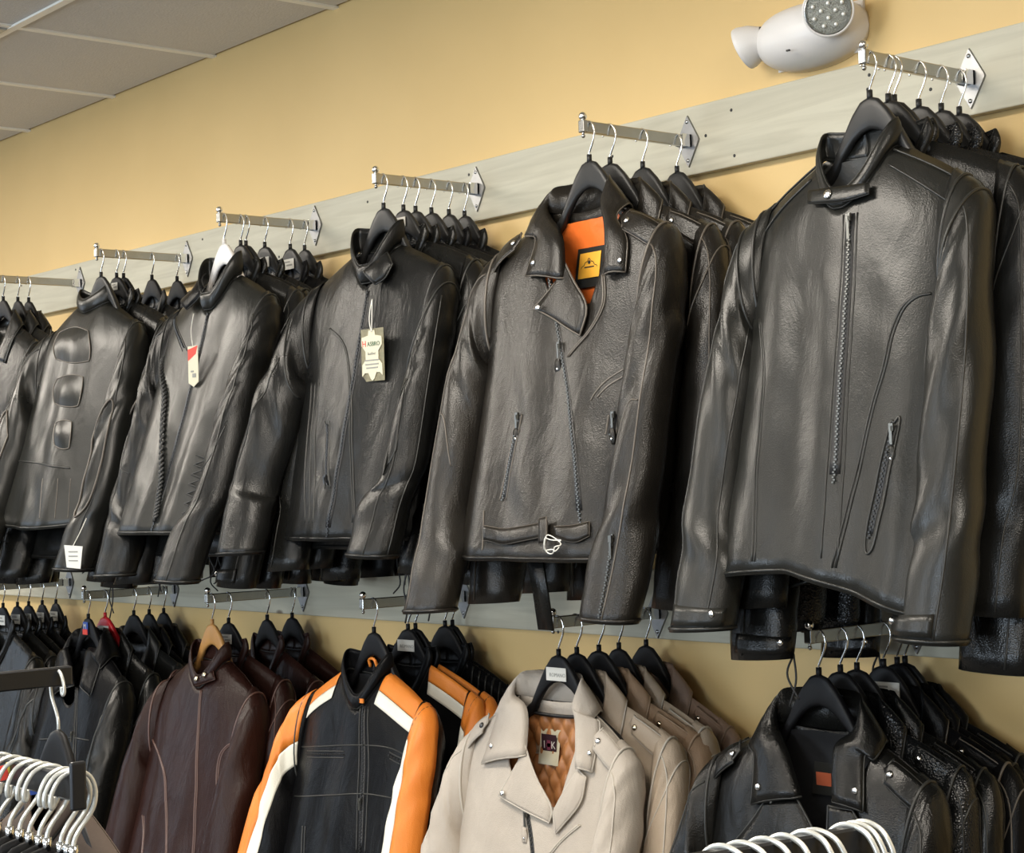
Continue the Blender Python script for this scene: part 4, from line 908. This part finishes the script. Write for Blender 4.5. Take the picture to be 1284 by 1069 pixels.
for q in ([(386, 945), (432, 946)], [(489, 947), (517, 960)]): j.zipper(j.PX([q[0], ((q[0][0]+q[1][0])/2, (q[0][1]+q[1][1])/2), q[1]]), .004, BZIP, puller=False); [j.seam(j.PX([(q[0][0], q[0][1]+d), (q[1][0], q[1][1]+d)]), r=.002) for d in (-4, 4)]
b = MB(); b.box(j.F(np.array([j.px(457, 880)[0]]), np.array([j.px(457, 880)[1]]), .010)[0], (.018, .003, .010)); b.build('orange_tab', ORG, j.root, False)
j.seam(j.PX([(380, 1035), (378, 1080)]), r=.0024, double=.01)
b = MB(); b.tube(j.D(spline([(-.012, .01, -.085), (-.008, .004, -.066), (.012, .004, -.066), (.016, .01, -.085)], 12)), .004, 6); b.build('hanging_loop', ORG, j.root)
hanger('B3', 0, L, 0)
for i in range(1, 6):
    jj = rear('B3', i, DEEP, ['', 'black racer jacket with orange-white shoulder', 'black racer jacket with orange shoulder', 'black ribbed leather jacket', 'black leather jacket', 'black leather jacket nearest the wall'][i], swing=[0, .12, .10, .05, .03, .01][i], hang=dict(sticker=(.060, .027, 0, -.040, 'ROMANO', .011) if i == 1 else None))
    if i < 3: stripes(jj)
    else:
        for k in range(6):
            x = .10+.022*k; P = jj.F(np.full(8, x), float(jj.zsl(x))-np.linspace(.004, .12, 8), .002); b = MB(); b.tube(P, .0028, 5); b.build('rib', SEAM, jj.root)

# ---- B4: brown jackets
L = spot('B4', 0)
J = Jacket('leather_jacket', 'brown leather jacket with snapped band collar hung on a wooden hanger', 'jackets on the wall arms', L, 0.0, BRN,
           xs=.240, zf=-.165, x0=.02, f0=.050, f1=.085, swing=.17, hem=-.80, wh=.255, cuff=-.88, sd=.055, fold=.013, sx=.070, cx=.06, zs=-.178, xn=.085)
j = J; BEDG = plain('brown_piping', (.085, .042, .032), .38); j.body(); j.sleeves(); j.armhole(BEDG, .003, .07); j.lining(plain('dark_brown_lining', (.05, .022, .018), .6)); j.band_collar(.046, gap=.04, hf=.042)
tb = j.patch('collar_tab', j.PX([(245, 850), (258, 846), (271, 843)]), j.PX([(247, 861), (259, 858), (273, 853)]), BRN, .010, .002, 10, 5, .004, edge=(BEDG, .0014))
j.snap(*j.px(252, 853), .008, BRASS, .016, tb); j.snap(*j.px(262, 848), .008, BRASS, .016, tb)
j.seam(j.PX([(252, 865), (248, 920), (245, 1000), (241, 1080)]), BEDG, .003, double=.006)
j.seam(j.PX([(180, 917), (195, 935), (205, 965), (208, 1010), (208, 1080)]), BEDG, .0028, double=.006); j.seam(j.PX([(296, 931), (285, 935), (275, 950), (272, 985), (282, 1030), (288, 1080)]), BEDG, .0028, double=.006)
j.seam(j.PX([(179, 1022), (178, 1080)]), BEDG, .0024, double=.01); j.seam(j.PX([(262, 1045), (256, 1080)]), BEDG, .0024, double=.01)
b = MB(); b.tube(j.D(spline([(.004, .012, -.125), (.012, .004, -.142), (.024, .004, -.142), (.03, .012, -.125)], 12)), .003, 6); b.build('hanging_loop', SEAM, j.root)
hanger('B4', 0, L, 0, WOOD, 'honey-coloured wooden')
for i in range(1, 4):
    rear('B4', i, BRN, 'brown leather jacket', edgemat=BEDG, swing=[0, .11, .06, .015][i], sd=.045, hang=dict(sticker=(.045, .025, .0, -.045) if i == 1 else None))

# ---- B5: zip jacket with pointed shirt collar
L = spot('B5', 0)
J = Jacket('leather_jacket', 'matt black zip jacket with pointed shirt collar, blue and red hanger clip behind', 'jackets on the wall arms', L, 0.0, DEEP,
           xs=.245, zf=-.25, x0=.02, pw=1.0, pwl=2.5, pwr=2.5, f0=.050, f1=.085, swing=.17, hem=-.72, wh=.252, cuff=-.86, sd=.055, fold=.010, sx=.07, cx=.06, zs=-.185, xn=.09, b0=.035)
j = J; j.body(); j.sleeves(BLK); j.armhole(SEAM, .003, .07); j.lining(LINB)
j.fold_collar({-1: j.PX([(92, 860), (84, 815)], .014)+[(-.088, -.09)], 1: j.PX([(101, 858), (108, 815)], .014)+[(.090, -.09)]}, {-1: j.PX([(65, 873), (70, 832)], .009)+[(-.145, -.14)], 1: j.PX([(113, 873), (126, 832)], .009)+[(.142, -.14)]}, rise=.05)
j.zipper(j.PX([(96, 862), (94, 900), (92, 928)]), .012, BZIP, pull_at=.85, pull_len=.02, pmat=ZIP, leatherpull=False); j.seam(j.PX([(96, 862), (93, 930), (92, 980)]), r=.003, double=.012)
j.seam(j.PX([(50, 927), (70, 926), (92, 925), (112, 928)]), r=.0026)
for sd in (-1, 1): j.sseam(sd, [(-1.3, .08), (-1.4, .4), (-1.5, .7)], r=.003)
hg = hanger('B5', 0, L, 0)
b = MB(); b.box((0, -.0095, -.030), (.030, .002, .034)); st = b.build('size_clip', BTAG, hg, False); b = MB(); b.box((0, -.011, -.042), (.030, .002, .016)); b.build('red_band', REDI, st, False); text(st, 'M', .022, PAPER, (0, -.0125, -.026))
for i in range(1, 5):
    hk = {}
    if i == 1: hk = dict(hang=dict(mat=REDP, kind='red plastic', sticker=(.055, .034, 0, -.045)))
    rear('B5', i, [0, BLK, BLK2, DEEP, DEEP][i], ['', 'black leather jacket', 'soft black leather jacket', 'deep black leather jacket', 'deep black leather jacket nearest the wall'][i], collar='fold', swing=[0, .12, .08, .04, .01][i], sd=.045, **hk)
# ---- B6
for i in range(5):
    rear('B6', i, [BLK, BLK2, BLK, DEEP, DEEP][i], ['black leather jacket', 'soft black leather jacket', 'black leather jacket', 'deep black leather jacket', 'deep black leather jacket'][i], swing=[.14, .11, .08, .05, .02][i], sd=.045, hang=dict(sticker=(.06, .032, 0, -.045)))
# ---- B0: grey jacket on the next arm, only its shoulder in the picture
L = np.array([TIP['B0'][0], -.29, TIP['B0'][2]-.066])
J = Jacket('leather_jacket', 'dark grey stitched leather jacket on the lower arm beyond the black biker jackets', 'jackets on the wall arms', L, 0, GREY, xs=.25, swing=.12, zs=-.18)
j = J; j.body(); j.sleeves(); j.armhole(SEAM, .003, .07); j.band_collar(.04); j.seam([(-.24, -.30), (-.1, -.32), (.1, -.32), (.24, -.30)], SEAM, .0022, double=.0); hanger('B0', 0, L, 0)

# ------------------------------------------------------------------ hang tags
def hide_tag(j, u, v):
    x, z = j.px(u, v); P = j.F(np.array([x]), np.array([z]), .018)[0]
    c, sn = math.cos(j.yaw), math.sin(j.yaw); Wp = j.loc+np.array([c*P[0]-sn*P[1], sn*P[0]+c*P[1], P[2]])
    o = empty('hang_tag', Wp, j.yaw+.05); tag(o, 'cream hide-shaped hang tag in a clear sleeve on the black scooter jacket', 'hang tag')
    b = MB(); b.box((0, .002, 0), (.078, .0012, .118)); b.build('backing_card', plain('brown_print_card', (.20, .18, .11), .4, var=.6, vscale=90), o, False)
    H = [(.010, .055), (.012, .044), (.034, .040), (.035, .022), (.022, .008), (.022, -.010), (.034, -.022), (.035, -.048), (.026, -.040), (.014, -.040), (.006, -.054), (0, -.058)]
    H = H+[(-a, c_) for a, c_ in H[::-1][1:]]; n = len(H)
    b = MB(); b.add([(a, -.0008, c_) for a, c_ in H]+[(a, .0008, c_) for a, c_ in H], [list(range(n))[::-1], list(range(n, 2*n))]+[[i, n+i, n+(i+1) % n, (i+1) % n] for i in range(n)]); k = b.build('hide_card', CREAMP, o, False)
    text(k, 'H', .020, REDI, (-.0255, -.0014, .025)); text(k, 'ASBRO', .0140, plain('green_ink', (.02, .10, .05), .6), (.007, -.0014, .024)); text(k, 'leather', .010, GINK, (.0, -.0014, .003))
    for zz, w in ((-.012, .050), (-.021, .046), (-.029, .040)): b = MB(); b.box((0, -.0012, zz), (w, .0005, .003)); b.build('small_print', GINK, k, False)
    b = MB(); b.tube(spline([(0, -.001, .052), (-.004, -.002, .075), (-.002, -.001, .100), (.003, .002, .125)], 16), .0013, 5); b.tube(spline([(.002, -.001, .052), (.005, -.002, .08), (.003, .002, .125)], 16), .0013, 5); b.build('string', STRG, o)
hide_tag(TAGJ, 473, 447)
def slip_tag(j, u, v, label, w, h, red=True, yaw=0., card=CREAMP, string=True):
    x, z = j.px(u, v); P = j.F(np.array([x]), np.array([z]), .020)[0]; c, sn = math.cos(j.yaw), math.sin(j.yaw)
    o = empty('hang_tag', j.loc+np.array([c*P[0]-sn*P[1], sn*P[0]+c*P[1], P[2]]), j.yaw+yaw); tag(o, label, 'hang tag')
    b = MB(); b.add([(-w/2, 0, h/2), (w/2, 0, h/2), (w/2, 0, -h*.38), (0, 0, -h/2), (-w/2, 0, -h*.4)], [[0, 4, 3, 2, 1]]); k = b.build('card', card, o, False, .0012, 0)
    if red:
        b = MB(); b.add([(-w/2, -.001, h*.42), (w/2, -.001, h*.5), (w*.3, -.001, h*.30), (-w/2, -.001, h*.14)], [[0, 3, 2, 1]]); b.build('red_flash', REDI, k, False); b = MB(); b.box((-.004, -.0012, -h*.12), (w*.3, .0006, .004)); b.box((.004, -.0012, -h*.22), (w*.35, .0006, .010)); b.build('print', GINK, k, False)
    else:
        b = MB(); [b.box((0, -.0012, h*q), (w*.6, .0005, .003)) for q in (.25, .08, -.1)]; b.build('print', GINK, k, False)
    if string: b = MB(); b.tube(spline([(0, 0, h*.48), (-.003, -.002, h*.48+.04), (.004, .002, h*.48+.085)], 14), .0013, 5); b.build('string', STRG, o)
slip_tag(TAG4, 250, 462, 'cream and red hang tag on the braided-seam jacket', .042, .105, yaw=.12)
# white price slip low down behind the padded-back jacket
q = onY(92, 697, -.575); o = empty('price_slip', q, .3); tag(o, 'white paper price slip hanging below the padded-back jacket', 'price tag')
b = MB(); b.add([(-.034, 0, .03), (.036, 0, .026), (.026, 0, -.034), (-.026, 0, -.030)], [[0, 3, 2, 1]]); k = b.build('card', PAPER, o, False, .001, 0); b = MB(); [b.box((0, -.001, zz), (.035, .0005, .003)) for zz in (.012, 0, -.012)]; b.build('print', GINK, k, False)
b = MB(); b.tube(spline([(0, 0, .028), (.004, .02, .06), (.0, .05, .10)], 12), .0012, 5); b.build('string', STRG, o)

# ------------------------------------------------------------------ emergency light
em = empty('emergency_light', (-.335, -.002, 2.368)); tag(em, 'white twin-head emergency light on the wall above the jackets', 'emergency light')
t = np.linspace(-np.pi/2, np.pi/2, 25); a = np.linspace(0, 2*np.pi, 36, endpoint=False)
G = np.zeros((25, 36, 3)); ct = np.cos(t)**.75
G[..., 0] = -.006+(.126*np.sign(np.sin(t))*np.abs(np.sin(t))**.9)[:, None]; ca, sa = np.cos(a), np.sin(a); yy_ = .10*np.sign(ca)*np.abs(ca)**.8
G[..., 1] = -np.maximum(yy_[None]*ct[:, None], 0); G[..., 2] = .064*(np.sign(sa)*np.abs(sa)**.85)[None]*ct[:, None]
b = MB(); b.grid(G, True); b.build('housing', WPL, em)
def lamp_head(c, nrm, r, depth):
    c = np.array(c, float); nrm = np.array(nrm, float); nrm /= np.linalg.norm(nrm); u = np.cross(nrm, [0, 0, 1.]); u /= np.linalg.norm(u); v = np.cross(u, nrm); aa = np.linspace(0, 2*np.pi, 32, endpoint=False)
    ring = u*np.cos(aa)[:, None]+v*np.sin(aa)[:, None]
    rows = [(r*.55, -depth), (r*.92, -depth*.55), (r*1.10, -.006), (r*1.10, .002), (r*1.0, .003), (r*.98, -.001)]
    b = MB(); b.grid(np.stack([c+ring*q+nrm*h for q, h in rows]), True); hd = b.build('lamp_head', WPL, em)
    b = MB(); L_ = [(r*.99, -.001), (r*.96, .0006), (r*.6, .0022), (.0004, .003)]; b.grid(np.stack([c+ring*q+nrm*h for q, h in L_]), True); b.build('lens', plain('lamp_lens', (.30, .31, .28), .12, .6, bump=.8, bscale=420), hd)
    for k in range(12):
        rr, an = (r*.30, k*2*np.pi/4) if k < 4 else (r*.66, (k-4)*2*np.pi/8+.3)
        b = MB(); b.ball(c+u*rr*math.cos(an)+v*rr*math.sin(an)+nrm*.003, .0042, 8, 5); b.build('diode', plain('diode_glint', (.9, .9, .86), .15, .3), hd)
    b = MB(); b.grid(np.stack([c+ring*r*1.02+nrm*.0025, c+ring*r*.97+nrm*.004]), True); b.build('bezel', CHRD, hd)
lamp_head((.104, -.100, .014), (.62, -.76, -.18), .045, .065)
lamp_head((-.150, -.060, .000), (-.90, -.28, -.34), .040, .050)
b = MB(); b.box((.0, -.0985, -.040), (.008, .004, .003)); b.build('test_button', INK, em, False)
b = MB(); b.box((0, .0, 0), (.22, .008, .10)); b.build('back_plate', WPL, em, False)

# ------------------------------------------------------------------ floor racks in the foreground
def big_hook(o, mat):
    P = np.array([(0, 0, -.004), (0, 0, .010), (.006, 0, .022), (.020, 0, .040), (.024, 0, .058), (.018, 0, .074), (.004, 0, .080), (-.012, 0, .075), (-.021, 0, .062), (-.023, 0, .052), (-.0215, .001, .047), (-.019, .002, .050), (-.0185, .002, .058)])
    b = MB(); b.tube(spline(P, 52), .0024, 8); return b.build('hook', mat, o)
HKD = {}
def rack_hanger(loc, yaw, label, body=True, mat=HBLK):
    o = empty('coat_hanger', loc, yaw); tag(o, label, 'coat hanger', 'hangers on the floor racks')
    if 'h' not in HKD: HKD['h'] = big_hook(o, WHK).data
    else: link(bpy.data.objects.new('hook', HKD['h']), o)
    b = MB(); b.grid(HG, True); b.build('hanger_body', mat, o)
    b = MB(); b.tube([(0, 0, -.006), (0, 0, .008)], .005, 10); b.build('ferrule', CHR, o)
    return o
rk = empty('garment_rack', (-.33, -1.95, 0)); tag(rk, 'four-way dark steel garment rack with white-hooked hangers', 'garment rack')
b = MB(); b.tube([(0, 0, .02), (0, 0, 1.27)], .018, 14); b.build('post', RAILD, rk)
b = MB(); [b.box((0, 0, .015), d) for d in ((.8, .05, .03), (.05, .8, .03))]; b.build('base', RAILD, rk, False)
RZ = 1.232
def rack_arm(par, a, c, cap=True):
    b = MB(); a = np.array(a, float); c = np.array(c, float); d = np.abs(c-a); b.box((a+c)/2, np.maximum(d, [.012, .012, .026])); q = b.build('arm', RAILD, par, False); m = q.modifiers.new('bevel', 'BEVEL'); m.width = .002
    if cap:
        n = (c-a)/np.linalg.norm(c-a); b = MB(); b.box(c+n*.002+np.array([0, 0, .002]), np.where(np.abs(n) > .5, .006, .017)*np.array([1, 1, 0])+np.array([0, 0, .048])); q = b.build('end_stop', RAILD, q, False); m = q.modifiers.new('bevel', 'BEVEL'); m.width = .0028; m.segments = 3
rack_arm(rk, (0, .022, RZ-.013), (.640, .022, RZ-.013)); rack_arm(rk, (0, 0, 1.262), (0, .325, 1.262), False); rack_arm(rk, (0, 0, 1.262), (0, -.4, 1.262), False); rack_arm(rk, (0, 0, RZ-.013), (-.6, 0, RZ-.013))
wd = ['nearest the end stop', 'second from the end stop', 'third from the end stop', 'fourth from the end stop', 'fifth from the end stop', 'sixth from the end stop', 'seventh from the end stop', 'eighth from the end stop', 'ninth from the end stop', 'tenth from the end stop']
gx_ = [.300, .287, .272, .240, .222, .198, .175, .150, .118, .085]
gm = [DCLO, DEEP, DCLO, DEEP, DCLO, BLK, DCLO, DEEP, BLK, DCLO]
for i, xx in enumerate(gx_):
    yw = math.pi/2+random.uniform(-.16, .16); Lq = (xx, -1.928, RZ-.0785)
    rack_hanger(Lq, yw, 'white-hooked hanger on the four-way rack, %s' % wd[i])
    if i % 2 == 0 or i > 6:
        j = Jacket('hanging_jacket', 'dark jacket on the four-way rack, under the hanger %s' % wd[i], 'garments on the four-way rack', (xx, -1.928, RZ-.0785), yw, gm[i], hero=False, f0=.010, f1=.016, b0=.010, b1=.014, sd=.020, swing=.0, zs=-.172, sfwd=.0, fold=.002, zf=-.24)
        j.body(); j.sleeves(cuffs=False); j.band_collar(.02)
for i, (du, cl) in enumerate([((6, 968), REDI), ((22, 962), plain('yellow_card', (.75, .60, .08), .5)), ((48, 985), BTAG)]):
    q = atD(du[0], du[1], 1.86); o = empty('size_divider', q, 1.2); tag(o, ['red', 'yellow', 'blue'][i]+' card size marker between the hangers on the four-way rack', 'size marker'); b = MB(); b.add([(-.012, 0, .006), (.012, 0, .009), (.014, 0, -.006), (-.008, 0, -.009)], [[0, 3, 2, 1]]); b.build('card', cl, o, False, .001, 0)
q = atD(33, 917, 2.40); LB = np.array([-.33, q[1]*0-1.645, q[2]])
j = Jacket('hanging_jacket', 'brown suede jacket on the end of the rack arm nearest the wall', 'garments on the four-way rack', LB, -.05, SUED, hero=False, swing=.02, zs=-.172, sfwd=.0, f0=.03, f1=.04, sd=.035, zf=-.16); j.body(); j.sleeves(cuffs=False); j.armhole(plain('suede_piping', (.16, .12, .09), .7)); j.band_collar(.03)
o = empty('coat_hanger', LB, math.pi-.05); tag(o, 'white-hooked hanger carrying the brown suede jacket', 'coat hanger', 'hangers on the floor racks'); link(bpy.data.objects.new('hook', HKD['h']), o); b = MB(); b.grid(HG, True); b.build('hanger_body', HBLK, o); 
# rack whose hooks just enter the bottom of the picture
def onZ(u, v, Z):
    d = ray(u, v); return CAM + d*(Z-CAM[2])/d[2]
Q1, Q2 = onZ(1092, 1032, 1.222), onZ(893, 1066, 1.222); dr = (Q2-Q1)/np.linalg.norm(Q2-Q1); ang = math.atan2(dr[1], dr[0])
r2 = empty('garment_rack', (Q1[0]+dr[0]*.5, Q1[1]+dr[1]*.5, 0), ang); tag(r2, 'dark straight-arm garment rack in front of the black biker jackets', 'garment rack')
b = MB(); b.tube([(0, 0, .02), (0, 0, 1.215)], .018, 14); b.build('post', RAILD, r2); b = MB(); [b.box((0, 0, .015), d) for d in ((.8, .05, .03), (.05, .8, .03))]; b.build('base', RAILD, r2, False)
rack_arm(r2, (0, 0, 1.209), (-.505, 0, 1.209), False)
LQ = np.linalg.norm(Q2-Q1)
for i, f in enumerate([.02, .075, .13, .34, .40, .54, .66, .80, .92]):
    q = Q1+dr*LQ*f; rack_hanger((q[0], q[1], 1.222-.0785), math.pi+.25+random.uniform(-.15, .15), 'white-hooked hanger on the straight-arm rack, %s' % wd[i].replace('end stop', 'arm end'))
